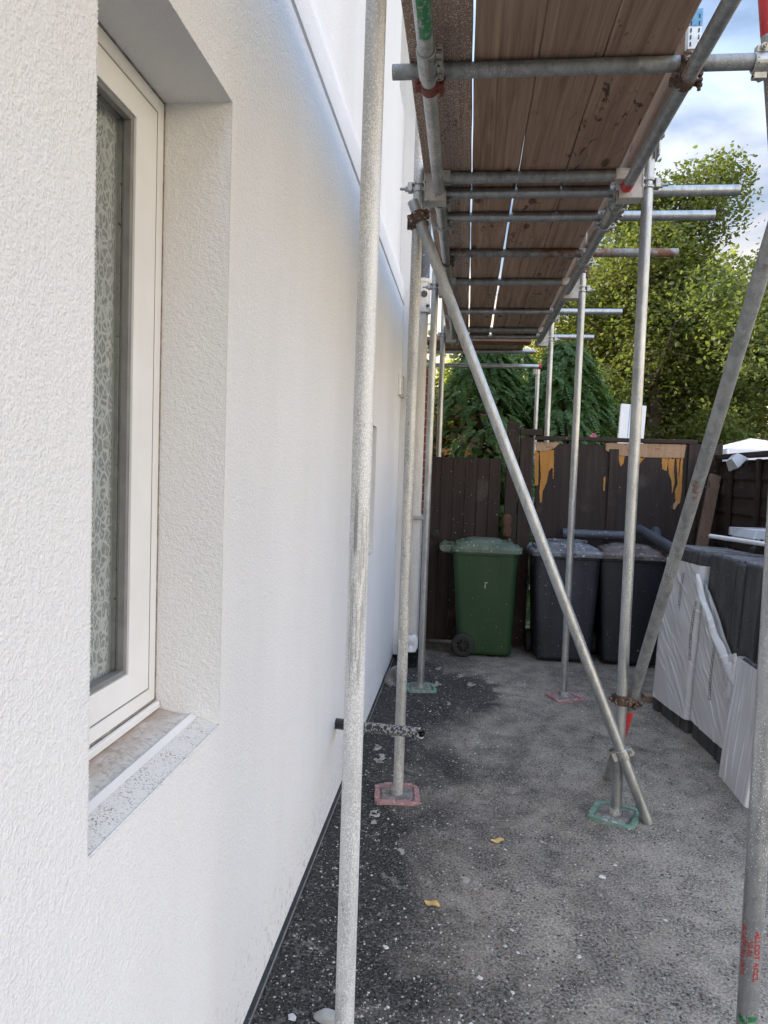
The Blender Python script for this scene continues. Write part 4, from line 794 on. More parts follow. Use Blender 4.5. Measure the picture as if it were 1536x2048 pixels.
# ------------------------------------------------------------------ wheelie bins
def make_bin(loc, rot, label, body, lid, ridge, W=.56, D=.50, seed=0, swirl=True):
    e = empty('wheelie_bin', loc, label, 'wheelie bin', 'wheelie bins in front of the back fence'); e.rotation_euler.z = rot; e['_o'] = [0, 0, 0]
    hw, hd = W/2, D/2
    def sec(z, f): # f 0 bottom .. 1 top
        a = hw*(.80+.17*f); yb = hd*(.72+.24*f); yf = -hd*(.90+.06*f)
        return rrect(-a, a, yf, yb, z, .05)
    m = MB(); zs = [.03, .05, .12, .30, .50, .70, .84, .855, .885, .90]
    rings = [rrect(-hw*.74, hw*.74, -hd*.82, hd*.64, .018, .05)]+[sec(z, (z-.03)/.87) for z in zs]
    m.rings(rings, True, True)
    rim = MB(); rim.rings([rrect(-hw*.99, hw*.99, -hd*.985, hd*.985, .862, .055), rrect(-hw*1.0, hw*1.0, -hd*1.0, hd*1.0, .868, .055), rrect(-hw*1.0, hw*1.0, -hd, hd, .899, .055), rrect(-hw*.99, hw*.99, -hd*.985, hd*.985, .903, .055)], False, True)
    b_ = m.build('body', body); b_.parent = e; b_['_o'] = [0, 0, 0]
    rim.build('rim', body, b_)
    rb = MB()
    for sx in (-1, 1):     # ribs under the rim and on the sides
        for yy in (-.10, .05): rb.box(*sorted((sx*hw*.955, sx*hw*.985)), yy-.006, yy+.006, .79, .862, .002)
    for xx in (-.12, .12): rb.box(xx-.006, xx+.006, -hd*.985, -hd*.95, .79, .862, .002)
    rb.build('rib', body, b_)
    # lid: skirt, stepped dome, front lip
    l = MB(); s = 1.03
    l.rings([rrect(-hw*s, hw*s, -hd*s-.012, hd*s, .885, .06), rrect(-hw*s-.006, hw*s+.006, -hd*s-.018, hd*s+.004, .888, .06), rrect(-hw*s-.006, hw*s+.006, -hd*s-.018, hd*s+.004, .918, .06), rrect(-hw*s+.004, hw*s-.004, -hd*s-.008, hd*s-.006, .93, .058),
             rrect(-hw*.93, hw*.93, -hd*.92, hd*.92, .934, .06), rrect(-hw*.90, hw*.90, -hd*.88, hd*.88, .955, .055), rrect(-hw*.80, hw*.80, -hd*.74, hd*.78, .962, .05), rrect(-hw*.76, hw*.76, -hd*.68, hd*.74, .972, .045)], False, True)
    lo = l.build('lid', lid); lo.parent = e; lo['_o'] = [0, 0, 0]
    r_ = MB(); r_.rings([rrect(-hw*.62, hw*.62, -hd*.52, hd*.60, .9721, .05), rrect(-hw*.58, hw*.58, -hd*.46, hd*.56, .986, .05), rrect(-hw*.50, hw*.50, -hd*.36, hd*.48, .992, .05)], False, True)
    if swirl: r_.path([(.34*W*math.cos(t)*(1-t/14), .02+.25*D*math.sin(t)*(1-t/14), .995) for t in [k*.35 for k in range(22)]], .010, 8)
    r_.build('lid_panel', ridge, lo)
    h = MB()
    for sx in (-1, 1): h.box(sx*.17-.018, sx*.17+.018, hd*.93, hd+.075, .872, .935, .008)
    h.path([(-hw*.98, hd+.07, .915), (-hw*.5, hd+.078, .915), (0, hd+.08, .915), (hw*.5, hd+.078, .915), (hw*.98, hd+.07, .915)], [.028, .030, .030, .030, .028], 14); h.build('handle', lid, e).location = (0, 0, 0)
    g_ = MB(); g_.box(-.06, .06, -hd*s-.030, -hd*s-.017, .905, .925, .004); g_.box(-.06, -.045, -hd*.78, -hd*.70, .972, .99, .003); g_.box(.045, .06, -hd*.78, -hd*.70, .972, .99, .003); g_.box(-.06, .06, -hd*.77, -hd*.71, .9905, .996, .002)
    g_.build('lid_grip', lid, lo)
    # wheels on an axle at the back
    ax = MB(); ax.tube((-hw*.90, hd*.56, .10), (hw*.90, hd*.56, .10), .012, 12); ax.build('axle', MAT['steel'], e).location = (0, 0, 0)
    for sx in (-1, 1):
        wm = MB(); cx = sx*(hw*.90+.004); prof_ = [(-.022, .062), (-.025, .085), (-.018, .098), (0, .1), (.018, .098), (.025, .085), (.022, .062)]
        wm.rings([[Vector((cx+dx, hd*.56+rr*math.cos(t), .10+rr*math.sin(t))) for t in [2*math.pi*k/32 for k in range(32)]] for dx, rr in prof_], True, False)
        wo = wm.build('wheel', MAT['tyre'], e); wo.location = (0, 0, 0)
        hm = MB(); hm.band((cx, hd*.56, .10), (1, 0, 0), .063, .052, .038, 28); hm.tube((cx-.022, hd*.56, .10), (cx+.022, hd*.56, .10), .017, 16)
        for k in range(8):
            t = k*math.pi/4; mt = Matrix.Translation((cx, hd*.56, .10)) @ Matrix.Rotation(t, 4, 'X'); hm.box(-.010, .010, -.005, .005, .016, .054, 0, mt)
        hm.box(cx-.004, cx+.004, hd*.56-.001, hd*.56+.001, .099, .101)
        hm.build('hub', MAT['black'], wo)
    return e
gb = make_bin((.185, 6.42, 0), R(90), 'dark green wheelie bin standing side on by the gate', MAT['bingreen'], MAT['bingreenlid'], MAT['bingreenlid'], .46, .56, 1, False)
m = MB(); m.box(-.2125, -.2095, -.012, -.008, .585, .64); m.box(-.2127, -.2097, -.030, -.010, .634, .638); m.box(-.2128, -.2098, -.006, .002, .60, .603)
o = m.build('scratch_mark', MAT['splat']); o.parent = gb
make_bin((.855, 6.42, 0), R(2), 'dark grey wheelie bin with a dusty grey lid, in the middle of the three', MAT['bingrey'], MAT['bingreylid'], MAT['bingreylid'], .56, .48, 2)
make_bin((1.405, 6.42, 0), R(-3), 'black wheelie bin with a brown lid, next to the wrapped roof tiles', MAT['binblack'], MAT['binbrown'], MAT['binbrown'], .56, .48, 3, False)
# drain pipes lying across the bin lids
def pipe(p0, p1, r, label, mat='downgrey', collar=True):
    o = empty('drain_pipe', p0, label, 'drain pipe', 'dark drain pipes lying on the bins'); m = MB(); m.tube(p0, p1, r, 24, hollow=True); m.build('pipe', MAT[mat], o)
    if collar:
        d = (Vector(p1)-Vector(p0)); m = MB(); m.band(Vector(p0)+d*.06, d, r+.005, r-.001, .09, 24); m.build('collar', MAT[mat], o)
    return o
pipe((.86, 6.56, 1.052), (1.46, 6.56, 1.052), .040, 'dusty dark drain pipe lying level across the bin lids against the fence')
pipe((1.69, 5.98, .975), (1.50, 6.58, 1.115), .042, 'dark drain pipe slanting from the brown lidded bin towards the roof tiles')
pipe((1.60, 6.38, 1.05), (1.645, 6.60, 1.10), .042, 'short dark drain pipe end behind the slanting pipe', collar=False)

# ------------------------------------------------------------------ roof tile packs
def pack(loc, rot, n, D, H, label, wrap, tiltx=0, seed=0, th=.1, prints=(), filmmat='film', upright=False, ths=None):
    e = empty('roof_tile_pack', loc, label, 'roof tiles', 'packs of dark concrete roof tiles along the right fence')
    e.rotation_euler = (0, tiltx, rot); rn = random.Random(seed); ths = ths or [th]*n; Wd = sum(ths)
    for k in range(len(ths)):
        m = MB(); y0 = -Wd/2+sum(ths[:k])+.002; y1 = y0+ths[k]-.005; h = H+rn.uniform(-.008, .004); r0 = .020
        P = []
        fx = rn.uniform(-.006, .006)
        prof_ = [(fx+.004, y0), (fx, y0+.012), (fx+.0, y1-.034), (fx+.018, y1-.028), (fx+.018, y1-.020), (fx-.004, y1-.012), (fx+.002, y1)] if k % 2 else [(fx+.006, y0), (fx, y0+.02), (fx, y1-.02), (fx+.006, y1)]
        base = prof_+[(D, y1), (D, y0)]
        for z in (0, h-.014, h-.004, h):
            ins = {0: .0, h-.014: 0, h-.004: .004, h: .012}[z]
            P.append([Vector((max(x_, x_+ins) if x_ < D*.5 else x_-ins, min(max(y_, y0+ins*.5), y1-ins*.5), z)) for x_, y_ in base])
        m.rings(P[::1], False, True); t_ = m.build('tile', MAT['tile']); t_.parent = e
        # ragged fins on the top edge
    m = MB()
    nf = int(Wd/.013)
    for k in range(nf):
        y_ = -Wd/2+.006+k*.013; h = rn.uniform(.004, .012); x0 = .012+rn.uniform(0, .012)
        m.box(x0, D-.02, y_, y_+.007, H-.008, H+h, .002)
    t_ = m.build('tile_edge', MAT['tiletop']); t_.parent = e
    if wrap:
        zb, ztop = wrap
        m = MB(); per = []; g_ = .007; x0, x1, y0, y1 = -.008-g_, D+g_, -Wd/2-g_, Wd/2+g_
        corners = rrect(x0, x1, y0, y1, 0, .025, 3); pts = []
        cn = corners+[corners[0]]
        for a, b_ in zip(cn, cn[1:]):
            q = max(1, int((b_-a).length/.010)); pts += [a.lerp(b_, i/q) for i in range(q)]
        nz = 170; rings = []; ph = rn.uniform(0, 9)
        P0 = np.array([(p.x, p.y) for p in pts]); U = P0[:, 1]; n_ = len(pts)
        tops = np.array([(ztop(p.y/Wd+.5, p.x) if callable(ztop) else ztop) for p in pts]); T = np.linspace(0, 1, nz+1)[:, None]
        Zg = zb+(tops[None, :]-zb)*T; Ug = np.broadcast_to(U[None, :], Zg.shape)
        off = .004*np.sin(Ug*9+ph)*np.sin(Zg*6+ph*2)+.003*np.sin(Zg*13-Ug*7)
        if upright:
            for q in range(9):
                uc = rn.uniform(-.5, .5)*Wd; sl_ = rn.uniform(-.05, .05); off += rn.uniform(.002, .005)*np.exp(-((Ug-uc-sl_*Zg)/rn.uniform(.004, .012))**2)
        else:
            off += .020*np.exp(-((Zg-.40*H)/.13)**2-((Ug-.36*Wd)/.10)**2)+.010*np.exp(-((Zg-.62*H)/.10)**2-((Ug+.1*Wd)/.12)**2)
            for q in range(34):
                u0, z0 = rn.uniform(-.5, .55)*Wd, rn.uniform(.05, 1.0)*H; an = R(rn.uniform(28, 58)); ln = rn.uniform(.08, .32); bend = rn.uniform(-.5, .5)
                du, dz = Ug-u0, Zg-z0; al = du*math.cos(an)+dz*math.sin(an); ac = -du*math.sin(an)+dz*math.cos(an)+bend*al*al
                off += rn.uniform(.0022, .0065)*np.exp(-(ac/rn.uniform(.005, .011))**2)*np.exp(-(al/ln)**4)
        edge = np.minimum(1, np.abs(np.abs(U)-Wd/2)/.04); off = off*(.20+.62*edge)[None, :]
        dirs = [Vector((p.x-D/2, 0, 0)).normalized() if abs(p.y) < Wd/2 else Vector((0, p.y, 0)).normalized() for p in pts]
        for j in range(nz+1):
            rings.append([Vector((p.x, p.y, Zg[j, i_]))+dirs[i_]*float(off[j, i_]) for i_, p in enumerate(pts)])
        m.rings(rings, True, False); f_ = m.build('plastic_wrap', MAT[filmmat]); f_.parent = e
        f_['_o'] = [0, 0, 0]
        # printing on the film: two wavering rules with little glyphs between
        for (pu, z0, z1) in prints:
            m = MB(); xq = -.0195; zz = z0; yb = -Wd/2+Wd*pu
            while zz < z1:
                h = rn.uniform(.008, .016); w_ = rn.uniform(.004, .012); yo = .018*math.sin((zz-z0)*9)
                for sgn in (-1, 1): m.box(xq, xq+.002, yb+yo+sgn*.011-.0011, yb+yo+sgn*.011+.0011, zz, zz+h*.8)
                if rn.random() < .6: m.box(xq, xq+.002, yb+yo-w_/2, yb+yo+w_/2, zz+.002, zz+.005)
                if rn.random() < .5: m.box(xq, xq+.002, yb+yo-.010, yb+yo-.007, zz, zz+h*.7)
                zz += h
            m.build('print', MAT['print'], f_)
    return e
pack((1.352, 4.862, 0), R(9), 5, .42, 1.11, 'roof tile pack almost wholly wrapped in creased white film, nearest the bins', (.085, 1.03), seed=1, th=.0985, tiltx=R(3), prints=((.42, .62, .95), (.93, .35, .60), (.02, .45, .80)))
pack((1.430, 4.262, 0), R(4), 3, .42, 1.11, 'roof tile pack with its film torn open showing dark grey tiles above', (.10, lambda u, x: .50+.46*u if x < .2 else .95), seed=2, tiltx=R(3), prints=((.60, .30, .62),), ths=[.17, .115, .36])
pack((1.90, 4.90, 0), R(7), 5, .42, 1.12, 'roof tile pack in the back row behind the wrapped pack', None, seed=3, th=.098, tiltx=R(1))
pack((1.91, 4.38, 0), R(4), 5, .42, 1.115, 'roof tile pack in the back row behind the torn film', None, seed=4, th=.09, tiltx=R(1))
pack((1.475, 3.655, 0), R(2), 5, .42, 1.10, 'roof tile pack of bare dark tiles behind the short wrapped pack', (.30, lambda u, x: .80-.25*u), seed=6, tiltx=R(3), ths=[.13, .10, .30])
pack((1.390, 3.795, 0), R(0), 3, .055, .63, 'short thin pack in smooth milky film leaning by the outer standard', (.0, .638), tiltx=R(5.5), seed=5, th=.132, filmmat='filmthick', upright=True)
# torn film hanging off the second pack
m = MB(); P = []
for i in range(15):
    u = i/14; row = []
    for j in range(9):
        v_ = j/8; y_ = 4.595-.625*u; z_ = .985-.43*u+.05*math.sin(u*3.1)*0-.06*math.sin(u*3.14)-.13*v_*(.5+.5*u)+.012*math.sin(u*21+v_*5); x_ = 1.427+.035*u-.020*math.sin(v_*3.1)-.010*math.sin(u*17+v_*9)*v_-.017; row.append(Vector((x_, y_, z_)))
    P.append(row)
m.rings(P, True, False, False)
P = []
for i in range(9):
    u = i/8; row = [Vector((1.440-.015*math.sin(v_*9+u*5)-.01*u, 4.09-.10*v_+.05*u*math.sin(v_*6), .62-.24*u+.03*v_)) for v_ in [j/6 for j in range(7)]]; P.append(row)
m.rings(P, True, False, False)
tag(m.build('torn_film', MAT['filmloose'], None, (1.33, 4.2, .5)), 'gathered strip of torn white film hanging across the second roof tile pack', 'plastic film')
m = MB(); m.box(1.398, 1.402, 4.55, 4.62, .85, .94, .001); tag(m.build('paper_tag', MAT['whiteplast'], None, (1.364, 4.57, .9)), 'small white paper tag at the corner of the torn film', 'tag')
# white tube and vent tray on top of the tiles
m = MB(); m.tube((1.60, 5.02, 1.185), (1.80, 4.02, 1.195), .014, 16, hollow=True); tag(m.build('plastic_tube', MAT['whiteplast'], None, (1.7, 4.5, 1.18)), 'thin white plastic tube lying on top of the roof tiles', 'tube')
tray = empty('vent_tray', (1.95, 5.0, 1.17), 'grey plastic vent tray with a white label lying on the roof tiles', 'tray')
mt = Matrix.Translation((1.95, 4.98, 1.172)) @ Matrix.Rotation(R(8), 4, 'Z')
m = MB(); m.rings([rrect(-.19, .30, -.16, .12, 0, .01), rrect(-.19, .30, -.16, .12, .022, .01), rrect(-.155, .27, -.12, .09, .068, .01)], False, True); xf(m, mt); m.build('tray_body', MAT['greyplast'], tray)
m = MB()
for k in range(14): m.box(-.18+k*.034, -.168+k*.034, -.166, -.1605, .004, .02)
xf(m, mt); m.build('slot', MAT['black'], tray)
m = MB(); m.box(-.14, .25, -.10, .07, .0685, .0705); xf(m, mt); m.build('label_sheet', MAT['whiteplast'], tray)
m = MB(); m.box(-.205, .315, .105, .125, .022, .075, .003); xf(m, mt); m.build('tray_flange', MAT['greyplast'], tray)
# a short timber offcut by the packs
tag(MB().box(1.28, 1.50, 5.22, 5.30, 0, .045, .004).build('timber_offcut', MAT['boardedge'], None, (1.3, 5.26, 0)), 'short pale timber offcut on the ground at the end of the roof tiles', 'timber')

# ------------------------------------------------------------------ small things on the drive
def blob(c, r, seed, n=14, sq=(1, 1, .7), amp=.25):
    rn = np.random.RandomState(seed); k = rn.randn(6, 3)*2.2; ph = rn.rand(6)*6; rings = []
    m = MB()
    for i in range(n+1):
        ph_ = math.pi*i/n; row = []
        for j in range(2*n):
            t = math.pi*j/n; d = Vector((math.sin(ph_)*math.cos(t), math.sin(ph_)*math.sin(t), math.cos(ph_)))
            s = 1+amp*sum(math.sin(k[q] @ np.array(d)+ph[q]) for q in range(6))/3
            row.append(Vector((c[0]+d.x*r*s*sq[0], c[1]+d.y*r*s*sq[1], c[2]+d.z*r*s*sq[2])))
        rings.append(row)
    return m.rings(rings, True, False)
tag(blob((-.45, 5.30, .035), .080, 3, sq=(.8, 1.1, .8), amp=.5).build('rubble_lump', MAT['rubble'], None, (-.44, 5.3, 0)), 'grey lump of rubble against the foot of the white wall', 'rubble')
tag(blob((-.325, 1.965, .006), .034, 5, sq=(1, .8, .5)).build('stone', MAT['stone'], None, (-.32, 1.96, 0)), 'pale stone on the drive by the nearest standard', 'stone')
# rag in the drain shoe
tag(blob((-.385, 5.78, .165), .062, 9, 18, (.75, .6, 1.25), .55).build('rag', MAT['cloth'], None, (-.385, 5.78, .1)), 'crumpled white rag beside the foot of the soil pipe', 'rag')
bk = empty('bucket', (-.39, 5.80, 0), 'small black bucket behind the splashed standard, under the white rag', 'bucket')
m = MB(); m.rings([[Vector((-.39+r_*math.cos(t), 5.80+r_*math.sin(t), z)) for t in [2*math.pi*k/24 for k in range(24)]] for r_, z in ((.060, 0), (.062, .004), (.074, .12), (.078, .122), (.078, .13), (.070, .128), (.058, .02))], True, True); m.build('bucket_body', MAT['black'], bk)
for i, (x, y, a) in enumerate(((.19, 3.06, 20), (-.06, 2.56, -15))):
    m = MB(); n = 9; L_ = [(-.030+.06*k/n) for k in range(n+1)]; top = []; bot = []
    for k, t in enumerate(L_):
        wv = .013*math.sin(math.pi*k/n)**.7*(1+.25*math.sin(k*3.1+i)); zc = .006+.004*math.cos(k*.9+i)
        top.append(Vector((t, wv, zc+.004))); bot.append(Vector((t, -wv, zc)))
    m.rings([[a_, (a_+b_)/2+Vector((0, 0, -.003)), b_] for a_, b_ in zip(top, bot)], True, False, False)
    xf(m, Matrix.Translation((x, y, 0)) @ Matrix.Rotation(R(a), 4, 'Z'))
    tag(m.build('fallen_leaf', MAT['leafyellow'], None, (x, y, 0)), ('yellow brown leaf lying on the drive straight in front of the green pad', 'yellow brown leaf lying closest to the near coated standard')[i], 'leaf', 'fallen leaves on the drive')
wd = empty('weed', (.84, 3.475, 0), 'tiny green weed growing at the back edge of the green pad', 'weed')
rs = np.random.RandomState(4); C = np.array([[.84, 3.475, .012]])+rs.randn(14, 3)*np.array([.012, .012, .006]); A = rs.randn(14, 3)*np.array([1, 1, .4]); A /= np.linalg.norm(A, axis=1, keepdims=True); B = np.cross(A, np.array([[0, 0, 1.]])+rs.randn(14, 3)*.3); B /= np.linalg.norm(B, axis=1, keepdims=True)
WEED = (C, A*.010, B*.006)
# flakes of dried render scattered over the tarmac (uncountable)
m = MB(); rn = random.Random(11)
def flake(x, y, r, h=.002):
    n = rn.randint(5, 9); a0 = rn.uniform(0, 6); el = rn.uniform(.5, 1); rot = rn.uniform(0, 3.1)
    P = []
    for k in range(n):
        t = a0+2*math.pi*k/n; q = r*rn.uniform(.4, 1.25); X_, Y_ = q*math.cos(t), q*el*math.sin(t); P.append((x+X_*math.cos(rot)-Y_*math.sin(rot), y+X_*math.sin(rot)+Y_*math.cos(rot)))
    m.add([(a, b_, .0015) for a, b_ in P]+[(x+(a-x)*.75, y+(b_-y)*.75, .0015+h) for a, b_ in P], [tuple(range(n, 2*n))]+[(i, (i+1) % n, n+(i+1) % n, n+i) for i in range(n)])
for k in range(1300):
    y = 1.7+4.6*rn.random()**1.3; x = rn.uniform(-.52, 1.35)
    if rn.random() < .35: x = rn.uniform(-.52, .25)
    r = .0018+.0065*rn.random()**5; flake(x, y, r)
for x, y, r in ((-.423, 1.956, .016), (.578, 2.852, .016), (.65, 2.95, .010), (-.2, 2.3, .012), (-.38, 2.75, .014), (-.33, 2.45, .012), (.42, 2.35, .012), (.1, 2.2, .012), (.75, 2.6, .010)): flake(x, y, r, .003)
tag(m.build('render_flakes', MAT['splat']), 'small white flakes of dried render scattered over the tarmac', 'flakes', kind='stuff')
m = MB()
for x, y, r in ((-.36, 3.20, .055), (-.40, 3.86, .06), (-.44, 4.02, .05), (-.36, 4.25, .05), (-.05, 4.9, .03), (-.15, 5.35, .05), (.02, 5.6, .04), (-.2, 2.9, .03), (-.34, 3.5, .05), (.05, 2.75, .035), (-.15, 5.75, .06), (.1, 5.4, .05)):
    for q in range(4): flake(x+rn.uniform(-.4, .4)*r, y+rn.uniform(-1, 1)*r, r*rn.uniform(.3, .7), .002)
def grit(n, mats, seed):
    rs_ = np.random.RandomState(seed); yy = 1.75+4.4*rs_.rand(n)**1.5; xx = rs_.uniform(-.53, 1.36, n); rr = .0018+.0048*rs_.rand(n)**2.5
    ang_ = rs_.rand(n, 5)*.7+np.arange(5)*1.2566; q_ = rr[:, None]*(.6+.6*rs_.rand(n, 5))
    ring_ = np.stack([xx[:, None]+q_*np.cos(ang_), yy[:, None]+q_*np.sin(ang_), np.full((n, 5), .0003)], 2); apex = np.stack([xx+rs_.randn(n)*rr*.2, yy+rs_.randn(n)*rr*.2, rr*(.5+.5*rs_.rand(n))], 1)[:, None, :]
    V_ = np.concatenate([ring_, apex], 1).reshape(-1, 3); g_ = MB(); g_.v = [tuple(v_) for v_ in V_]
    g_.f = [(6*i_+k_, 6*i_+(k_+1) % 5, 6*i_+5) for i_ in range(n) for k_ in range(5)]; g_.sm = [False]*len(g_.f)
    pick = rs_.choice(len(mats), n, p=[.36, .24, .30, .10]); g_.mi = [int(pick[i_]) for i_ in range(n) for k_ in range(5)]
    return g_.build('loose_grit', mats)
gm = [simple('grit_dark', (.03, .03, .03), (.06, .058, .055), 9, .9), simple('grit_mid', (.13, .12, .11), (.2, .185, .17), 9, .9), simple('grit_pale', (.30, .28, .25), (.42, .39, .35), 9, .9), simple('grit_brown', (.16, .11, .075), (.24, .17, .12), 9, .9)]
tag(grit(15000, gm, 5), 'fine loose grit and chippings strewn over the whole drive', 'grit', kind='stuff')
tag(m.build('mortar_droppings', MAT['grit']), 'flat tan droppings of mortar on the dark tarmac by the wall', 'droppings', kind='stuff')

# ------------------------------------------------------------------ things beyond the fence
def quadset(name, mat, C, A, B, parent=None, loc=(0, 0, 0)):
    """many separate leaf faces: centre C, half-length A, half-width B (each n x 3); pointed six-sided leaves folded along the rib"""
    n = len(C); Nn = np.cross(A, B); Nn /= (np.linalg.norm(Nn, axis=1, keepdims=True)+1e-9); fold = Nn*np.linalg.norm(B, axis=1, keepdims=True)*.35
    V = np.stack([C-A, C-A*.25+B+fold, C+A*.35+B*.8+fold, C+A, C+A*.35-B*.8+fold, C-A*.25-B+fold], 1).reshape(-1, 3)-np.array(loc)
    me = bpy.data.meshes.new(name); me.vertices.add(6*n); me.vertices.foreach_set('co', V.ravel())
    base = (np.arange(n)*6)[:, None]; F = np.concatenate([base+np.array([[0, 1, 2, 3]]), base+np.array([[0, 3, 4, 5]])], 1).reshape(-1)
    me.loops.add(8*n); me.loops.foreach_set('vertex_index', F); me.polygons.add(2*n); me.polygons.foreach_set('loop_start', np.arange(2*n)*4); me.polygons.foreach_set('loop_total', np.full(2*n, 4))
    me.update(); me.validate(); me.materials.append(mat); o = bpy.data.objects.new(name, me); COL.objects.link(o)
    if parent: o.parent = parent
    else: o.location = loc
    return o
quadset('leaves', MAT['leafD'], *WEED, wd, (.84, 3.475, 0))
def crown_leaves(rs, clumps, per, size, droop=.3, shell=.55):
    Cs = []
    for c, r in clumps:
        k = max(4, int(per*r*r)); d = rs.randn(k, 3); d /= np.linalg.norm(d, axis=1, keepdims=True)
        rad = r*(shell+(1-shell)*rs.rand(k, 1)**.5)*(1+.22*rs.randn(k, 1)); Cs.append(np.array(c)+d*rad*np.array([1, 1, .78]))
    C = np.concatenate(Cs); n = len(C); A = rs.randn(n, 3); A[:, 2] = A[:, 2]*.5-droop; A /= np.linalg.norm(A, axis=1, keepdims=True)
    U = rs.randn(n, 3)*.55+np.array([0, 0, 1.0]); B = np.cross(A, U); B /= np.linalg.norm(B, axis=1, keepdims=True)
    s = size*(.6+.7*rs.rand(n, 1)); return C, A*s, B*s*.62
def tree(loc, H, R_, label, seed, leafmat, per=260, size=.075, nb=11, base=.32, group='trees beyond the fence', flat=.9, name='broadleaf_tree', holes=.2):
    rs = np.random.RandomState(seed); e = empty(name, loc, label, 'tree', group); x, y, _ = loc
    m = MB(); top = Vector((x+rs.randn()*.3, y+rs.randn()*.3, H*.9)); pts = [Vector((x, y, -.05)).lerp(top, t)+Vector((rs.randn()*.10, rs.randn()*.10, 0))*(t > 0) for t in (0, .15, .3, .45, .6, .8, 1)]
    r0 = H*.024; m.path(pts, [r0*1.3, r0, r0*.85, r0*.65, r0*.45, r0*.25, r0*.08], 12)
    clumps = []
    for k in range(nb):
        t = base+(.95-base)*(k+rs.rand()*.6)/nb; p = Vector((x, y, 0)).lerp(top, t); a = k*2.4+rs.rand()*.8
        tt = min(1, (t-base*.7)/(1-base*.7)); f = math.sin(math.pi*tt**.75)**.7*(1-.72*tt**1.6); ln = R_*(.55+.5*rs.rand())*max(.35, f)
        q = p+Vector((math.cos(a)*ln, math.sin(a)*ln*flat, ln*(.25+.4*rs.rand()))); mid = p.lerp(q, .5)+Vector((0, 0, -.06*ln))
        m.path([p, mid, q], [r0*.42*(1.1-t), r0*.26*(1.1-t), r0*.08], 8)
        for j in range(7):
            s = p.lerp(q, .45+.62*rs.rand()); c = (s.x+rs.randn()*.30*R_*.5, s.y+rs.randn()*.28*R_*.5, s.z+rs.randn()*.22*R_*.5+.1); clumps.append((c, R_*(.13+.16*rs.rand())))
            if rs.rand() < .6: m.path([s, Vector(c)], [r0*.10, r0*.03], 5)
    for j in range(6): clumps.append(((top.x+rs.randn()*.3*R_*.5, top.y+rs.randn()*.3*R_*.5, top.z+rs.randn()*.25), R_*(.12+.12*rs.rand())))
    m.build('trunk', MAT['bark'], e)
    clumps = [c for c in clumps if rs.rand() > holes]
    C, A, B = crown_leaves(rs, clumps, per, size)
    quadset('crown', leafmat, C, A, B, e, loc)
    return e
tree((2.95, 12.6, 0), 6.8, 2.3, 'tall sycamore with brownish seed bunches, highest above the back fence', 21, MAT['leafA'], 2500, .038, 19, .2)
tree((5.4, 13.8, 0), 5.3, 2.5, 'dark leafy tree at the right edge, next to the tall sycamore', 22, MAT['leafA'], 2500, .038, 15, .18)
tree((2.0, 14.2, 0), 5.6, 1.9, 'sunlit yellow green tree rising behind the conifer', 23, MAT['leafB'], 2200, .039, 14, .2, holes=.2)
tree((4.2, 16.5, 0), 6.2, 2.4, 'loose pale green tree behind the sycamore', 24, MAT['leafB'], 900, .06, 14, .2, holes=.3)
tree((.2, 16.5, 0), 4.6, 2.1, 'pale green tree far behind the conifer', 25, MAT['leafB'], 380, .09, 12, .15)
tree((7.2, 15.5, 0), 6.0, 2.3, 'broad tree off to the right beyond the side fence', 26, MAT['leafB'], 340, .09, 12, .2)
tree((-2.9, 10.4, 0), 5.6, 2.0, 'mostly hidden tree added behind the house to shade the conifers', 27, MAT['leafA'], 340, .09, 12, .15)  # largely out of view behind the house, placed to keep sun off the conifers
# conifers with drooping sprays
def conifer(loc, H, R_, label, seed, n=1500):
    rs = np.random.RandomState(seed); e = empty('conifer', loc, label, 'conifer', 'conifers behind the back fence'); x, y, _ = loc
    m = MB(); m.path([(x, y, -.05), (x, y, H*.5), (x, y, H*.97)], [.09, .06, .015], 10)
    Cs, As, Bs = [], [], []
    for k in range(n):
        t = rs.rand()**.9; z = H*(.04+.95*t); rr = R_*(1-(t**2.2))*(.55+.5*rs.rand())+.06; a = rs.rand()*2*math.pi
        lump = 1+.18*math.sin(3*a+z*3.2+seed)+.12*math.sin(5*a-z*5)
        o = np.array([x+math.cos(a)*rr*lump, y+math.sin(a)*rr*lump, z+.10*lump]); d = np.array([math.cos(a)*.9+rs.randn()*.35, math.sin(a)*.9+rs.randn()*.35, -.35-.45*rs.rand()]); d /= np.linalg.norm(d)
        sd = np.cross(d, [0, 0, 1]); sd /= np.linalg.norm(sd); L_ = .17+.15*rs.rand(); nl = 10
        for q in range(nl):
            f = q/nl; c = o+d*L_*f+np.array([0, 0, -.22*L_*f*f]); ll_ = .056*(1-.75*f)*(.8+.4*rs.rand())
            for sg in (-1, 1):
                dv = d*.72+sd*sg*.78+np.array([0, 0, -.18+.1*rs.randn()]); dv /= np.linalg.norm(dv); Cs.append(c+dv*ll_*.6); As.append(dv*ll_*.75); nrm = np.cross(d, sd)+rs.randn(3)*.2; bb = np.cross(dv, nrm); Bs.append(bb/np.linalg.norm(bb)*.0105)
        if k % 30 == 0: m.path([(x, y, z-.1), tuple(o)], [.012, .004], 5)
    m.build('trunk', MAT['bark'], e); quadset('crown', MAT['leafC'], np.array(Cs), np.array(As), np.array(Bs), e, loc)
conifer((.15, 8.9, 0), 3.05, 1.0, 'dense dark conifer with drooping sprays behind the gate', 31, 2300)
conifer((1.15, 9.2, 0), 3.1, .95, 'drooping green conifer behind the peeling fence, beside the darker one', 32, 2300)
conifer((.65, 10.6, 0), 3.25, 1.1, 'third conifer standing between and behind the front two', 33, 1500)
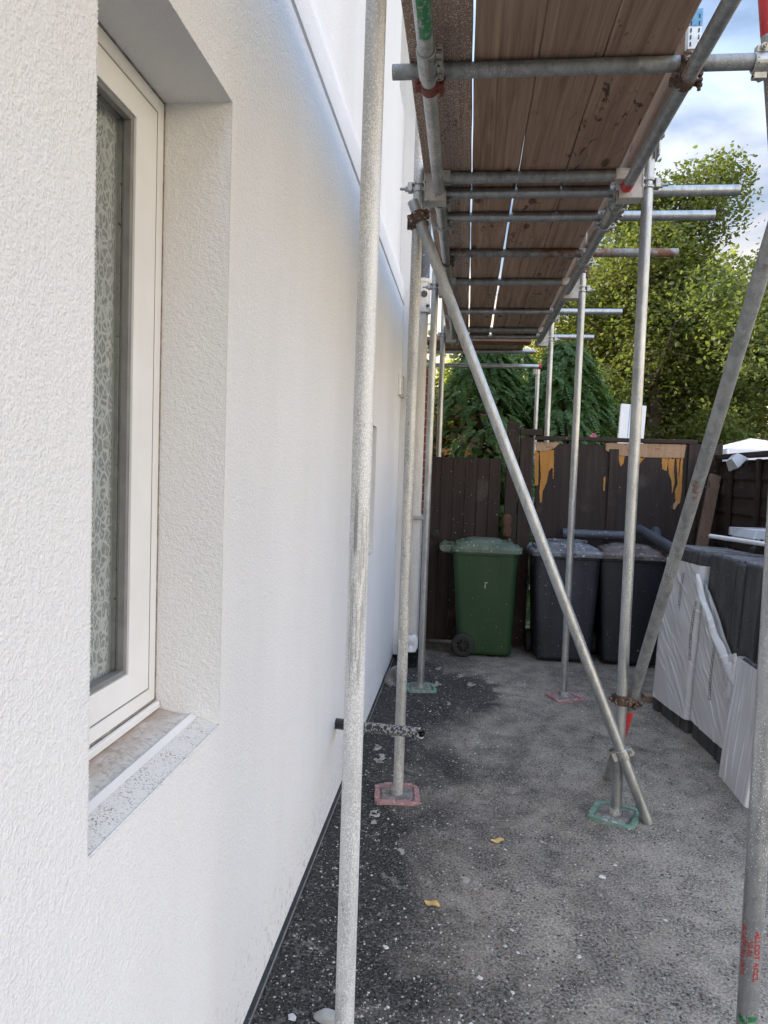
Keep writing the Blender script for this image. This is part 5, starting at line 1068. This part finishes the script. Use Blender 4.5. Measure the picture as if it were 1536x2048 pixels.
# bronze shrub by the scaffold corner
def bush(loc, rx, ry, H, label, seed, mat, per, size, name='shrub', group=None, cat='shrub'):
    rs = np.random.RandomState(seed); e = empty(name, loc, label, cat, group); x, y, _ = loc; m = MB(); cl = []
    for k in range(16):
        a = rs.rand()*6.28; q = rs.rand()**.5; z = H*(.12+.75*rs.rand())*(1-.25*q); p = (x+math.cos(a)*rx*q, y+math.sin(a)*ry*q, z); cl.append((p, .22*H*(.6+.6*rs.rand())))
        m.path([(x+math.cos(a)*.1, y+math.sin(a)*.1, -.02), ((x+p[0])/2, (y+p[1])/2, z*.6), p], [.018, .012, .004], 6)
    m.build('stem', MAT['bark'], e); C, A, B = crown_leaves(rs, cl, per, size, .2, .3); quadset('foliage', mat, C, A, B, e, loc); return e
bush((-.35, 8.7, 0), .5, .4, 3.05, 'bronze leaved shrub at the scaffold corner, left of the conifers', 41, MAT['leafE'], 420, .05)
for i, (x, y, rx, h, lb) in enumerate(((3.3, 9.6, .8, 1.9, 'leafy green bush right of the white board'), (4.6, 10.2, .9, 2.1, 'green bush behind the white gazebo roof'), (2.3, 10.4, .8, 2.3, 'dark bush behind the white board'), (3.9, 11.4, 1.0, 2.6, 'tall mixed bush under the sycamore'), (5.9, 11.2, 1.1, 2.5, 'bush beyond the right fence end'))):
    bush((x, y, 0), rx, .6, h, lb, 50+i, MAT['leafD'], 620, .045, group='bushes beyond the fence')
# far woodland as one mass
rs = np.random.RandomState(77); cl = [((rs.uniform(-14, 22), rs.uniform(20, 27), rs.uniform(.3, 4.6)), rs.uniform(.7, 1.3)) for _ in range(230)]
C, A, B = crown_leaves(rs, cl, 95, .15)
tag(quadset('woodland', MAT['leafB'], C, A, B, None, (0, 23, 0)), 'mass of green woodland far behind the trees', 'woodland', kind='stuff')
# white board with a blue arrow
ib = empty('insulation_board', (1.52, 7.6, .2), 'white panel with a blue line and arrow leaning behind the fence', 'board')
mt = Matrix.Translation((1.50, 7.6, .1)) @ Matrix.Rotation(R(4), 4, 'Y') @ Matrix.Rotation(R(-8), 4, 'X')
m = MB(); m.box(-.09, .165, 0, .05, 0, 2.24, .004, mt); m.build('panel', MAT['whiteplast'], ib)
m = MB(); m.box(.000, .005, -.0015, -.0005, .0, 2.235, 0, mt); m.box(.050, .058, -.0015, -.0005, 1.96, 2.16, 0, mt)
m.add([mt @ Vector(p) for p in ((.034, -.0015, 1.975), (.054, -.0015, 1.90), (.074, -.0015, 1.975), (.054, -.0015, 1.962))], [(0, 1, 3), (1, 2, 3)]); 
m.build('printed_arrow', MAT['bluemark'], ib)
# gazebo roof
gz = empty('gazebo', (3.75, 10.2, 0), 'white peaked gazebo roof showing over the right fence', 'gazebo')
m = MB(); cx, cy = 3.62, 10.0; cs = [(cx-.42, cy-.4, 1.96), (cx+1.0, cy-.4, 1.96), (cx+1.0, cy+.9, 1.96), (cx-.42, cy+.9, 1.96)]; ap = (cx+.05, cy+.15, 2.13)
vs = [*cs, ap]+[(a, b_, c-.16) for a, b_, c in cs]; m.add(vs, [(0, 1, 4), (1, 2, 4), (2, 3, 4), (3, 0, 4), (0, 5, 6, 1), (1, 6, 7, 2), (2, 7, 8, 3), (3, 8, 5, 0)]); m.build('canopy', MAT['gazebo'], gz)
for a, b_, c in cs: MB().tube((a, b_, 0), (a, b_, 1.95), .02, 8).build('leg', MAT['whiteplast'], gz)
# pink flower peeping over the fence
fl = empty('garden_flower', (1.15, 7.0, 1.9), 'tiny pink flower just above the top rail of the back fence', 'flower')
m = MB(); 
for k in range(6):
    t = k*math.pi/3; m.add([(1.15, 7.0, 1.925), (1.15+.025*math.cos(t-.4), 7.0, 1.925+.025*math.sin(t-.4)), (1.15+.034*math.cos(t), 6.99, 1.925+.034*math.sin(t)), (1.15+.025*math.cos(t+.4), 7.0, 1.925+.025*math.sin(t+.4))], [(0, 1, 2, 3)])
m.build('petal', MAT['pink'], fl); MB().path([(1.2, 7.06, 0), (1.17, 7.03, 1.0), (1.15, 7.004, 1.92)], .005, 6).build('stalk', MAT['grass'], fl)

for o in bpy.data.objects:
    if '_o' in o: del o['_o']
